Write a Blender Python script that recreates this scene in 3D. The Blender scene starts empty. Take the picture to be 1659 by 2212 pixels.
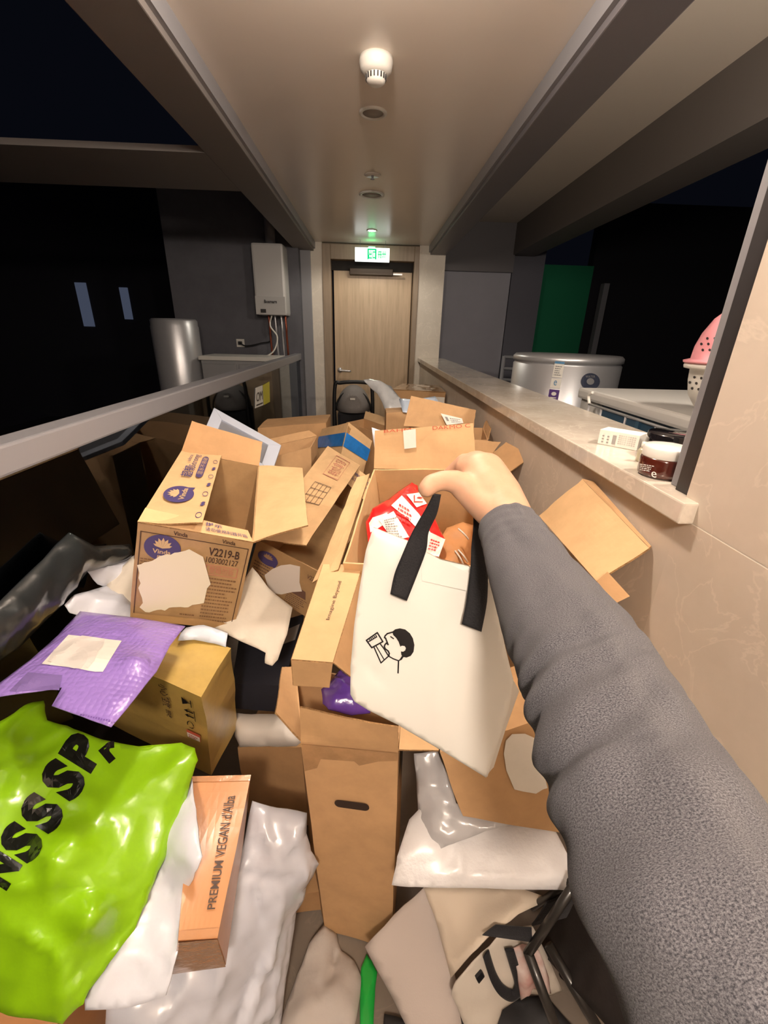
import bpy, bmesh, math, random
from mathutils import Vector as V, Matrix, noise, geometry
random.seed(7)
# ------------------------------------------------------------------ camera, world, lights, exposure
S = bpy.context.scene
W, H = 1659, 2212
FPX, PITCH, YAW, ROLL = 926.6, math.radians(22.709), math.radians(2.242), math.radians(1.558)
EYE = V((0, 0, 1.45))
FW = V((math.sin(YAW)*math.cos(PITCH), math.cos(YAW)*math.cos(PITCH), -math.sin(PITCH)))
_r = V((math.cos(YAW), -math.sin(YAW), 0)); _u = _r.cross(FW)
RT = math.cos(ROLL)*_r + math.sin(ROLL)*_u
UP = -math.sin(ROLL)*_r + math.cos(ROLL)*_u
cd = bpy.data.cameras.new('camera'); cam = bpy.data.objects.new('camera', cd); S.collection.objects.link(cam)
cd.sensor_fit = 'HORIZONTAL'; cd.sensor_width = 36.0; cd.lens = 36.0*FPX/W; cd.clip_start = 0.01; cd.clip_end = 100
M = Matrix((RT, UP, -FW)).transposed().to_4x4(); M.translation = EYE; cam.matrix_world = M
S.camera = cam
S.view_settings.view_transform = 'Standard'; S.view_settings.look = 'None'
S.view_settings.exposure = 0.72; S.view_settings.gamma = 1.0; S.view_settings.use_curve_mapping = False
wd = bpy.data.worlds.new('night'); S.world = wd; wd.use_nodes = True
wd.node_tree.nodes['Background'].inputs[0].default_value = (0.35, 0.42, 0.75, 1)
wd.node_tree.nodes['Background'].inputs[1].default_value = 0.0035
def lamp(name, kind, loc, energy, color, size=.1, rot=(0, 0, 0), spread=None, label=None, spot=None):
    l = bpy.data.lights.new(name, kind); o = bpy.data.objects.new(name, l); S.collection.objects.link(o)
    o.location = loc; o.rotation_euler = rot; l.energy = energy; l.color = color
    if kind == 'AREA':
        l.shape = 'DISK'; l.size = size
        if spread: l.spread = spread
    elif kind == 'SPOT':
        l.spot_size, l.spot_blend = spot; l.shadow_soft_size = size
    else: l.shadow_soft_size = size
    return o
WARM = (1.0, 0.845, 0.71)
# corridor lamp and door downlight; rear and outer lamps are unseen, added to brighten
lamp('ceiling_lamp_light', 'POINT', (-.02, .98, 2.17), 21, WARM, .045)
lamp('rear_fill_light', 'POINT', (-.02, -.75, 2.08), 46, WARM, .08)  # unseen lamp added behind the camera to brighten ceiling and far end
lamp('door_downlight_light', 'SPOT', (0, 4.28, 2.236), 15, (1.0, .90, .76), .025, spot=(math.radians(158), .35))
lamp('outer_fill_light', 'POINT', (1.15, .75, 2.15), 34, (1.0, .86, .72), .08)  # unseen lamp added off to the right to brighten the outer ceiling
# ------------------------------------------------------------------ pixel -> place helpers
def ray(u, v): return FW + RT*((u - W/2)/FPX) - UP*((v - H/2)/FPX)
def D(u, v, d): return EYE + ray(u, v)*d
def X(u, v, x): r = ray(u, v); return EYE + r*(x/r.x)
def Y(u, v, y): r = ray(u, v); return EYE + r*(y/r.y)
def Z(u, v, z): r = ray(u, v); return EYE + r*((z - 1.45)/r.z)
# ------------------------------------------------------------------ materials
def mat(name, col, rough=.5, crease=None, metal=0, spec=.5, coat=0, nz=None, bump=None, sss=0, emis=None, col2=None, sheen=0, aniso=None, stretch=None, croma=.05):
    m = bpy.data.materials.new(name); m.use_nodes = True; nt = m.node_tree; b = nt.nodes['Principled BSDF']
    def s(k, v): b.inputs[k].default_value = v
    s('Base Color', (*col, 1)); s('Roughness', rough); s('Metallic', metal); s('Specular IOR Level', spec)
    if coat: s('Coat Weight', coat); s('Coat Roughness', croma)
    if sheen: s('Sheen Weight', sheen); s('Sheen Roughness', .5)
    if sss: s('Subsurface Weight', sss); s('Subsurface Radius', (.012, .005, .003)); s('Subsurface Scale', 1.0)
    if emis: s('Emission Color', (*emis[0], 1)); s('Emission Strength', emis[1])
    if nz or bump:
        tc = nt.nodes.new('ShaderNodeTexCoord'); mp = nt.nodes.new('ShaderNodeMapping')
        nt.links.new(tc.outputs['Object'], mp.inputs[0])
        if stretch: mp.inputs['Scale'].default_value = stretch
    if nz:
        n = nt.nodes.new('ShaderNodeTexNoise'); n.inputs['Scale'].default_value = nz[0]; n.inputs['Detail'].default_value = nz[2] if len(nz) > 2 else 4
        n.inputs['Roughness'].default_value = .65
        nt.links.new(mp.outputs[0], n.inputs['Vector'])
        r = nt.nodes.new('ShaderNodeValToRGB'); c2 = col2 or tuple(c*(1 - nz[1]) for c in col)
        r.color_ramp.elements[0].position = .36; r.color_ramp.elements[1].position = .64
        r.color_ramp.elements[0].color = (*c2, 1); r.color_ramp.elements[1].color = (*col, 1)
        nt.links.new(n.outputs[0], r.inputs[0]); nt.links.new(r.outputs[0], b.inputs['Base Color'])
    if bump:
        n2 = nt.nodes.new('ShaderNodeTexNoise'); n2.inputs['Scale'].default_value = bump[0]; n2.inputs['Detail'].default_value = 5
        nt.links.new(mp.outputs[0], n2.inputs['Vector'])
        bp = nt.nodes.new('ShaderNodeBump'); bp.inputs['Strength'].default_value = bump[1]; bp.inputs['Distance'].default_value = bump[2] if len(bump) > 2 else .002
        nt.links.new(n2.outputs[0], bp.inputs['Height']); nt.links.new(bp.outputs[0], b.inputs['Normal'])
    if crease:
        tc = nt.nodes.new('ShaderNodeTexCoord'); n3 = nt.nodes.new('ShaderNodeTexNoise'); n3.noise_type = 'RIDGED_MULTIFRACTAL'
        n3.inputs['Scale'].default_value = crease[0]; n3.inputs['Detail'].default_value = 3; n3.inputs['Distortion'].default_value = .6
        nt.links.new(tc.outputs['Object'], n3.inputs['Vector'])
        b3 = nt.nodes.new('ShaderNodeBump'); b3.inputs['Strength'].default_value = crease[1]; b3.inputs['Distance'].default_value = crease[2]
        nt.links.new(n3.outputs[0], b3.inputs['Height'])
        if bump: nt.links.new(bp.outputs[0], b3.inputs['Normal'])
        nt.links.new(b3.outputs[0], b.inputs['Normal'])
    return m
kraft = mat('kraft_card', (.61, .38, .195), .75, spec=.2, nz=(14, .12), bump=(60, .25, .001))
kraft_pale = mat('kraft_card_pale', (.69, .46, .245), .75, spec=.2, nz=(12, .12), bump=(60, .25, .001))
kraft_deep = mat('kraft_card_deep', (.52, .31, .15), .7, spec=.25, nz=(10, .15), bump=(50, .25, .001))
kraft_print = mat('kraft_card_varnished', (.46, .29, .14), .42, spec=.4, nz=(18, .15), bump=(25, .3, .0015), coat=.35, croma=.25)
kraft_taped = mat('kraft_under_tape', (.56, .39, .11), .3, crease=(6, .4, .006), spec=.5, nz=(9, .2), bump=(30, .4, .002), coat=.8, croma=.12)
kraft_orange = mat('kraft_orange_card', (.62, .30, .13), .5, spec=.35, nz=(10, .1), bump=(20, .3, .0015), coat=.35, croma=.15)
tape_clear = mat('brown_tape', (.48, .27, .12), .2, spec=.6, coat=.9, bump=(30, .6, .003), nz=(25, .25))
tape_white = mat('white_tape', (.80, .78, .72), .4, nz=(20, .06))
tape_blue = mat('blue_tape', (.02, .20, .62), .3, coat=.5, bump=(30, .6, .003), nz=(20, .25))
paper = mat('label_paper', (.84, .81, .74), .55, nz=(15, .05))
paper_cream = mat('label_paper_cream', (.80,.74,.60), .6, nz=(9, .06))
poly_white = mat('white_poly', (.68, .71, .80), .32, crease=(7, .5, .006), spec=.5, bump=(40, .3, .002), coat=.25, croma=.2)
poly_gloss = mat('white_poly_glossy', (.60, .63, .72), .24, crease=(4.5, .6, .009), spec=.6, bump=(40, .3, .002), coat=.6, croma=.1)
poly_grey = mat('grey_white_poly', (.56, .56, .58), .28, crease=(9, .7, .008), spec=.6, bump=(30, .3, .002), coat=.5, croma=.12)
poly_blue = mat('pale_blue_poly', (.55, .66, .82), .35, bump=(14, .5, .005), coat=.3)
poly_green = mat('lime_poly', (.25, .52, .006), .28, crease=(8, .65, .006), spec=.5, bump=(45, .35, .0018), coat=.5, croma=.14, nz=(3, .12))
paperbag = mat('white_kraft_paper', (.72, .66, .56), .7, bump=(30, .4, .003), nz=(12, .08))
ink_black = mat('black_ink', (.008, .008, .01), .35, coat=.4)
ink_brown = mat('dark_brown_ink', (.06, .03, .02), .5)
ink_navy = mat('navy_ink', (.07, .055, .17), .5)
ink_red = mat('red_ink', (.55, .10, .05), .5)
ink_pink = mat('faded_red_ink', (.50, .20, .13), .6)
ink_kraft = mat('knocked_out_card', (.60, .42, .24), .6)
ink_white = mat('white_ink', (.8, .8, .78), .4)
card_edge = mat('corrugated_edge', (.42, .24, .10), .9, nz=(180, .45, 2))
metal_grey = mat('grey_powder_coat', (.25, .25, .27), .38, spec=.5, bump=(200, .12, .0006))
metal_dark = mat('dark_frame_metal', (.028, .026, .027), .4)
wall_dark = mat('dark_grey_render', (.13, .13, .15), .8, bump=(40, .3, .002), nz=(6, .15))
wall_bluegrey = mat('blue_grey_panel', (.40, .40, .46), .6, bump=(50, .25, .0015), nz=(2, .08))
black_rub = mat('black_rubber', (.008, .008, .009), .5)
black_cloth = mat('black_webbing', (.006, .006, .009), .75, bump=(400, .8, .001), sheen=.1)
white_plastic = mat('white_plastic', (.72, .70, .65), .35)
steel = mat('brushed_silver', (.62, .62, .64), .36, metal=.6, stretch=(1, 1, .05), bump=(60, .2, .0008))

def stone_mat(name, c1, c2, rough, joint=None):
    m = mat(name, c1, rough, nz=(3.2, 0, 9), col2=c2, bump=(22, .12, .002))
    nt = m.node_tree; b = nt.nodes['Principled BSDF']
    # pale veins
    w = nt.nodes.new('ShaderNodeTexNoise'); w.inputs['Scale'].default_value = 5.5; w.inputs['Detail'].default_value = 8; w.inputs['Distortion'].default_value = 1.6
    tc = nt.nodes.new('ShaderNodeTexCoord'); nt.links.new(tc.outputs['Object'], w.inputs['Vector'])
    r = nt.nodes.new('ShaderNodeValToRGB'); e = r.color_ramp.elements
    e[0].position = .485; e[0].color = (0, 0, 0, 1); e[1].position = .5; e[1].color = (1, 1, 1, 1)
    x = r.color_ramp.elements.new(.515); x.color = (0, 0, 0, 1)
    nt.links.new(w.outputs[0], r.inputs[0])
    mx = nt.nodes.new('ShaderNodeMix'); mx.data_type = 'RGBA'
    mu = nt.nodes.new('ShaderNodeMath'); mu.operation = 'MULTIPLY'; mu.inputs[1].default_value = .38
    nt.links.new(r.outputs[0], mu.inputs[0]); nt.links.new(mu.outputs[0], mx.inputs[0])
    old = b.inputs['Base Color'].links[0].from_socket
    nt.links.new(old, mx.inputs[6]); mx.inputs[7].default_value = tuple(min(1, c*1.25) for c in c1) + (1,)
    nt.links.new(mx.outputs[2], b.inputs['Base Color'])
    return m
stone_wall = stone_mat('beige_stone_tile', (.62, .535, .45), (.53, .455, .375), .42)
stone_ledge = stone_mat('polished_marble_sill', (.70, .63, .54), (.47, .41, .34), .12)
stone_pale = stone_mat('pale_stone_cladding', (.76, .69, .60), (.68, .61, .52), .5)
floor_mat = stone_mat('beige_floor_tile', (.22, .185, .15), (.17, .14, .115), .35)
ceil_mat = mat('satin_ceiling_panel', (.80, .72, .64), .28, spec=.5, nz=(.8, .05))
ceil_out = mat('outer_ceiling_paint', (.80, .72, .62), .7, bump=(120, .2, .001))
beam_mat = mat('beam_paint', (.15, .14, .15), .5, bump=(120, .2, .001))
beam_mat2 = mat('outer_beam_paint', (.20, .18, .17), .6, bump=(120, .2, .001))

def wood_mat():
    m = mat('taupe_wood_veneer', (.58, .42, .27), .38, nz=(5, 0, 8), col2=(.46, .33, .205), stretch=(9, 9, .55), bump=(14, .12, .001))
    return m
wood = wood_mat()
wood_dark = mat('taupe_wood_frame', (.34, .25, .17), .4, nz=(5, .2, 8), stretch=(9, 9, .6))

def knit_mat():
    m = bpy.data.materials.new('heather_grey_knit'); m.use_nodes = True; nt = m.node_tree; b = nt.nodes['Principled BSDF']
    b.inputs['Roughness'].default_value = .95; b.inputs['Specular IOR Level'].default_value = .1
    b.inputs['Sheen Weight'].default_value = .15
    uv = nt.nodes.new('ShaderNodeUVMap'); mp = nt.nodes.new('ShaderNodeMapping'); mp.inputs['Scale'].default_value = (210, 460, 1)
    nt.links.new(uv.outputs[0], mp.inputs[0])
    n = nt.nodes.new('ShaderNodeTexNoise'); n.inputs['Scale'].default_value = 4.0; n.inputs['Detail'].default_value = 5; n.inputs['Roughness'].default_value = .8
    nt.links.new(mp.outputs[0], n.inputs['Vector'])
    r = nt.nodes.new('ShaderNodeValToRGB'); r.color_ramp.elements[0].position = .40; r.color_ramp.elements[1].position = .64
    r.color_ramp.elements[0].color = (.034, .035, .045, 1); r.color_ramp.elements[1].color = (.225, .225, .25, 1)
    nt.links.new(n.outputs[0], r.inputs[0]); nt.links.new(r.outputs[0], b.inputs['Base Color'])
    bp = nt.nodes.new('ShaderNodeBump'); bp.inputs['Strength'].default_value = .7; bp.inputs['Distance'].default_value = .0012
    nt.links.new(n.outputs[0], bp.inputs['Height']); nt.links.new(bp.outputs[0], b.inputs['Normal'])
    return m
knit = knit_mat()
skin = mat('skin', (.66, .41, .28), .5, spec=.35, sss=.18, nz=(30, .1), bump=(160, .18, .0008), col2=(.62, .36, .24))
nail = mat('nail', (.72, .45, .34), .25)

def bubble_mat():
    m = mat('purple_bubble_film', (.31, .20, .60), .33, coat=.35, croma=.2)
    nt = m.node_tree; b = nt.nodes['Principled BSDF']
    tc = nt.nodes.new('ShaderNodeTexCoord'); vo = nt.nodes.new('ShaderNodeTexVoronoi'); vo.inputs['Scale'].default_value = 95; vo.inputs['Randomness'].default_value = .25
    nt.links.new(tc.outputs['Object'], vo.inputs['Vector'])
    bp = nt.nodes.new('ShaderNodeBump'); bp.invert = True; bp.inputs['Strength'].default_value = .7; bp.inputs['Distance'].default_value = .003
    nt.links.new(vo.outputs[0], bp.inputs['Height']); nt.links.new(bp.outputs[0], b.inputs['Normal'])
    return m
purple = bubble_mat()
white_bubble = mat('white_pearl_bubble_film', (.74, .735, .75), .4, coat=.3, croma=.2, bump=(130, .5, .002))
def glass_mat(name, tint, refl=.09):
    m = bpy.data.materials.new(name); m.use_nodes = True; nt = m.node_tree; nt.nodes.clear()
    out = nt.nodes.new('ShaderNodeOutputMaterial'); t = nt.nodes.new('ShaderNodeBsdfTransparent'); t.inputs[0].default_value = (*tint, 1)
    g = nt.nodes.new('ShaderNodeBsdfGlossy'); g.inputs['Roughness'].default_value = .03; g.inputs[0].default_value = (.9, .95, 1, 1)
    f = nt.nodes.new('ShaderNodeFresnel'); f.inputs[0].default_value = 1.5; mx = nt.nodes.new('ShaderNodeMixShader')
    ad = nt.nodes.new('ShaderNodeMath'); ad.operation = 'ADD'; ad.inputs[1].default_value = refl; ad.use_clamp = True
    nt.links.new(f.outputs[0], ad.inputs[0]); nt.links.new(ad.outputs[0], mx.inputs[0])
    nt.links.new(t.outputs[0], mx.inputs[1]); nt.links.new(g.outputs[0], mx.inputs[2]); nt.links.new(mx.outputs[0], out.inputs[0])
    return m
glass = glass_mat('balustrade_glass', (.50, .55, .58), .02)
clear_poly = glass_mat('clear_plastic_film', (.80, .82, .84), .12)
clear_poly.node_tree.nodes['Glossy BSDF'].inputs['Roughness'].default_value = .2

# ------------------------------------------------------------------ object builders
def props(o, label=None, cat=None, group=None, kind=None):
    if label: o['label'] = label
    if cat: o['category'] = cat
    if group: o['group'] = group
    if kind: o['kind'] = kind
def thing(name, loc, label, cat, group=None):
    o = bpy.data.objects.new(name, None); S.collection.objects.link(o); o.location = loc; o.empty_display_size = .05
    props(o, label, cat, group); return o
def root_loc(o):
    l = V(o.location)
    while o.parent: o = o.parent; l = l + V(o.location)
    return l
def put(name, bm, m, parent=None, smooth=False, label=None, cat=None, group=None, kind=None, bevel=0):
    """links the bmesh (world coordinates) as ONE mesh object"""
    if bevel:
        es = [e for e in bm.edges if len(e.link_faces) == 2 and e.calc_face_angle(0) > .6]
        try: bmesh.ops.bevel(bm, geom=es, offset=bevel, segments=2, affect='EDGES', profile=.6)
        except Exception: pass
    me = bpy.data.meshes.new(name); o = bpy.data.objects.new(name, me); S.collection.objects.link(o)
    if parent is not None: base = root_loc(parent)
    else:
        xs = [v.co for v in bm.verts]
        base = V((sum(c.x for c in xs)/len(xs), sum(c.y for c in xs)/len(xs), min(c.z for c in xs)))
    bmesh.ops.translate(bm, verts=bm.verts, vec=-base)
    if smooth:
        for f in bm.faces: f.smooth = True
    bm.to_mesh(me); bm.free()
    if parent is not None: o.parent = parent
    else: o.location = base
    for mm in (m if isinstance(m, (list, tuple)) else [m]): me.materials.append(mm)
    props(o, label, cat, group, kind)
    return o
def hexa(c8, bm=None):
    """c8: 4 bottom (ccw) + 4 top"""
    bm = bm or bmesh.new(); v = [bm.verts.new(c) for c in c8]
    for f in ((3, 2, 1, 0), (4, 5, 6, 7), (0, 1, 5, 4), (1, 2, 6, 5), (2, 3, 7, 6), (3, 0, 4, 7)): bm.faces.new([v[i] for i in f])
    bmesh.ops.recalc_face_normals(bm, faces=bm.faces); return bm
def box(x0, y0, z0, x1, y1, z1, bm=None):
    return hexa([(x0, y0, z0), (x1, y0, z0), (x1, y1, z0), (x0, y1, z0), (x0, y0, z1), (x1, y0, z1), (x1, y1, z1), (x0, y1, z1)], bm)
def ring_tube(pts, radii, bm=None, n=14, cap=True, squash=1.0, updir=None):
    bm = bm or bmesh.new(); pts = [V(p) for p in pts]
    if not isinstance(radii, (list, tuple)): radii = [radii]*len(pts)
    prev = None; rings = []
    for i, p in enumerate(pts):
        t = (pts[min(i+1, len(pts)-1)] - pts[max(i-1, 0)]).normalized()
        if prev is None: a = (V(updir) if updir else (V((0, 0, 1)) if abs(t.z) < .9 else V((1, 0, 0)))); a = (a - t*a.dot(t)).normalized()
        else: a = (prev - t*prev.dot(t)).normalized()
        prev = a; b = t.cross(a)
        rings.append([bm.verts.new(p + (a*math.cos(2*math.pi*k/n)*squash + b*math.sin(2*math.pi*k/n))*radii[i]) for k in range(n)])
    for i in range(len(rings)-1):
        for k in range(n): bm.faces.new((rings[i][k], rings[i][(k+1) % n], rings[i+1][(k+1) % n], rings[i+1][k]))
    if cap: bm.faces.new(rings[0][::-1]); bm.faces.new(rings[-1])
    return bm
def curve_pts(pts, n=8):
    pts = [V(p) for p in pts]; out = []
    for i in range(len(pts)-1):
        p0 = pts[max(i-1, 0)]; p1 = pts[i]; p2 = pts[i+1]; p3 = pts[min(i+2, len(pts)-1)]
        for k in range(n):
            t = k/n
            out.append(.5*((2*p1) + (p2-p0)*t + (2*p0-5*p1+4*p2-p3)*t*t + (3*p1-p0-3*p2+p3)*t**3))
    return out + [pts[-1]]
def lathe(center, prof, n=40, bm=None, axis=None):
    """prof [(r,z)...]"""
    bm = bm or bmesh.new(); c = V(center); rings = []
    for r, z in prof:
        if r < 1e-6: rings.append([bm.verts.new(c + V((0, 0, z)))])
        else: rings.append([bm.verts.new(c + V((r*math.cos(2*math.pi*k/n), r*math.sin(2*math.pi*k/n), z))) for k in range(n)])
    for a, b in zip(rings, rings[1:]):
        for k in range(n):
            if len(a) == 1 and len(b) > 1: bm.faces.new((a[0], b[k], b[(k+1) % n]))
            elif len(b) == 1 and len(a) > 1: bm.faces.new((a[k], a[(k+1) % n], b[0]))
            elif len(a) > 1: bm.faces.new((a[k], a[(k+1) % n], b[(k+1) % n], b[k]))
    bmesh.ops.recalc_face_normals(bm, faces=bm.faces)
    return bm
def nrm(q):
    n = (q[1]-q[0]).cross(q[3]-q[0]) + (q[2]-q[1]).cross(q[0]-q[1])*0 + (q[3]-q[2]).cross(q[1]-q[2])*-0
    n = (q[2]-q[0]).cross(q[3]-q[1]); return n.normalized()
def bil(q, s, t): return (q[0]*(1-s) + q[1]*s)*(1-t) + (q[3]*(1-s) + q[2]*s)*t
def slab(q, th=.004, nu=10, nv=8, curl=0, rough=.0012, seed=0, torn=0, bm=None, side=0):
    """cardboard panel over quad q (hinge = q0,q1); curl bends the free edge along the normal"""
    bm = bm or bmesh.new(); q = [V(p) for p in q]; n = nrm(q); A = []; B = []
    for j in range(nv+1):
        ra = []; rb = []
        for i in range(nu+1):
            s, t = i/nu, j/nv
            if torn and j == nv: t -= torn*abs(noise.noise(V((s*9, seed, 3))))
            if torn and i == nu: s -= torn*.6*abs(noise.noise(V((t*7, seed, 5))))
            p = bil(q, s, t); d = n*(curl*t*t + rough*noise.noise(p*13 + V((seed, 0, 0)))*2*min(1, t*4))
            ra.append(bm.verts.new(p + d + n*th*(.5+side))); rb.append(bm.verts.new(p + d - n*th*(.5-side)))
        A.append(ra); B.append(rb)
    for j in range(nv):
        for i in range(nu):
            bm.faces.new((A[j][i], A[j][i+1], A[j+1][i+1], A[j+1][i])); bm.faces.new((B[j][i], B[j+1][i], B[j+1][i+1], B[j][i+1]))
    def edge(P, Q):
        for k in range(len(P)-1):
            f = bm.faces.new((P[k], Q[k], Q[k+1], P[k+1])); f.material_index = 1
    edge(A[0], B[0]); edge(B[-1], A[-1]); edge([r[0] for r in B], [r[0] for r in A]); edge([r[-1] for r in A], [r[-1] for r in B])
    bmesh.ops.recalc_face_normals(bm, faces=bm.faces)
    return bm
FACE = {'F': ('LFD', 'RFD', 'RFT', 'LFT'), 'R': ('RFD', 'RBD', 'RBT', 'RFT'), 'B': ('RBD', 'LBD', 'LBT', 'RBT'),
        'L': ('LBD', 'LFD', 'LFT', 'LBT'), 'T': ('LFT', 'RFT', 'RBT', 'LBT'), 'D': ('LBD', 'RBD', 'RFD', 'LFD')}
def carton_body(c, open_top=True, th=.004, rough=.0016, seed=0):
    """box shell with real wall thickness and an open or closed top, lightly crumpled"""
    c = {k: V(v) for k, v in c.items()}; ctr = sum(c.values(), V())/8; bm = bmesh.new()
    def grid(q, nu, nv, flip=False):
        g = [[bm.verts.new(bil(q, i/nu, j/nv)) for i in range(nu+1)] for j in range(nv+1)]
        for j in range(nv):
            for i in range(nu):
                f = (g[j][i], g[j][i+1], g[j+1][i+1], g[j+1][i]); bm.faces.new(f[::-1] if flip else f)
    def inner(k):
        o = c[k]; f = lambda a: (c[a]-o).normalized()*th
        x = ('R' if k[0] == 'L' else 'L') + k[1:]; y = k[0] + ('B' if k[1] == 'F' else 'F') + k[2]; z = k[:2] + ('T' if k[2] == 'D' else 'D')
        r = o + f(x) + f(y)
        if not (open_top and k[2] == 'T'): r = r + f(z)
        return r
    N = 8
    for k in 'FRBLD': grid([c[a] for a in FACE[k]], N, N)
    if not open_top: grid([c[a] for a in FACE['T']], N, N)
    else:
        ci = {k: inner(k) for k in c}
        for k in 'FRBLD': grid([ci[a] for a in FACE[k]], N, N, True)
        r = ['LFT', 'RFT', 'RBT', 'LBT']
        for a, b in zip(r, r[1:]+r[:1]):
            grid([c[a], c[b], ci[b], ci[a]], N, 1)
    bmesh.ops.remove_doubles(bm, verts=bm.verts, dist=1e-5)
    bmesh.ops.recalc_face_normals(bm, faces=bm.faces)
    for v in bm.verts:
        v.co += V((noise.noise(v.co*9 + V((seed, 0, 0))), noise.noise(v.co*9 + V((0, seed, 7))), noise.noise(v.co*9 + V((3, 0, seed)))))*rough*1.6
    return bm
def fmap(q, off=.0012):
    q = [V(p) for p in q]; n = nrm(q)
    return lambda s, t: bil(q, s, t) + n*off
def facemap(c, k, off=.003): return fmap([V(c[a]) for a in FACE[k]], off)
def flap_map(f, off=.005, flip=False):
    """s along the hinge, t from hinge to free edge"""
    q = [V(p) for p in f]; n = nrm(q)*(-1 if flip else 1)
    return lambda s, t: bil(q, s, t) + n*off
# ---- text and flat print
_tx = {}
def text_geo(s, bold=0.0):
    if (s, bold) in _tx: return _tx[(s, bold)]
    cu = bpy.data.curves.new('t', 'FONT'); cu.body = s; cu.size = 1; cu.resolution_u = 3; cu.offset = bold
    o = bpy.data.objects.new('t', cu); S.collection.objects.link(o); bpy.context.view_layer.update()
    e = o.evaluated_get(bpy.context.evaluated_depsgraph_get()); me = e.to_mesh()
    vs = [(v.co.x, v.co.y) for v in me.vertices]; fs = [tuple(p.vertices) for p in me.polygons]
    e.to_mesh_clear(); bpy.data.objects.remove(o); bpy.data.curves.remove(cu)
    if not vs: return ([], [])
    x0 = min(v[0] for v in vs); x1 = max(v[0] for v in vs); y0 = min(v[1] for v in vs); y1 = max(v[1] for v in vs)
    vs = [((x-x0)/max(x1-x0, 1e-6), (y-y0)/max(y1-y0, 1e-6)) for x, y in vs]
    _tx[(s, bold)] = (vs, fs); return vs, fs
def printed(parent, name, mp, items, m, cut=.02, label=None):
    """items: ('t',text,s0,t0,s1,t1,rot[,bold]) or ('p',[(s,t)...]) placed on map mp; one flat print mesh"""
    bm = bmesh.new()
    for it in items:
        if it[0] == 't':
            _, s, a, b, c, d, rot = it[:7]; vs, fs = text_geo(s, it[7] if len(it) > 7 else 0)
            def tr(x, y):
                if rot == 90: x, y = 1-y, x
                elif rot == -90: x, y = y, 1-x
                elif rot == 180: x, y = 1-x, 1-y
                return a+(c-a)*x, b+(d-b)*y
            vv = [bm.verts.new((*tr(x, y), 0)) for x, y in vs]
            for f in fs:
                try: bm.faces.new([vv[i] for i in f])
                except ValueError: pass
        else:
            try: bm.faces.new([bm.verts.new((x, y, 0)) for x, y in it[1]])
            except ValueError: pass
    if cut:
        for _ in range(3):
            es = [e for e in bm.edges if (e.verts[0].co - e.verts[1].co).length > cut*2]
            if not es: break
            bmesh.ops.triangulate(bm, faces=[f for f in bm.faces if len(f.verts) > 3])
            es = [e for e in bm.edges if (e.verts[0].co - e.verts[1].co).length > cut*2]
            bmesh.ops.subdivide_edges(bm, edges=es, cuts=1)
    for v in bm.verts: v.co = mp(v.co.x, v.co.y)
    return put(name, bm, m, parent, label=label)
def ell(cx, cy, rx, ry, n=28, a0=0, a1=2*math.pi): return [(cx+rx*math.cos(a0+(a1-a0)*k/n), cy+ry*math.sin(a0+(a1-a0)*k/n)) for k in range(n)]
def stroke(pts, w):
    """polyline with width w -> list of quads in (s,t)"""
    out = []
    for (x0, y0), (x1, y1) in zip(pts, pts[1:]):
        dx, dy = x1-x0, y1-y0; L = math.hypot(dx, dy) or 1; nx, ny = -dy/L*w/2, dx/L*w/2; ex, ey = dx/L*w*.3, dy/L*w*.3
        out.append(('p', [(x0+nx-ex, y0+ny-ey), (x0-nx-ex, y0-ny-ey), (x1-nx+ex, y1-ny+ey), (x1+nx+ex, y1+ny+ey)]))
    return out
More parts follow.
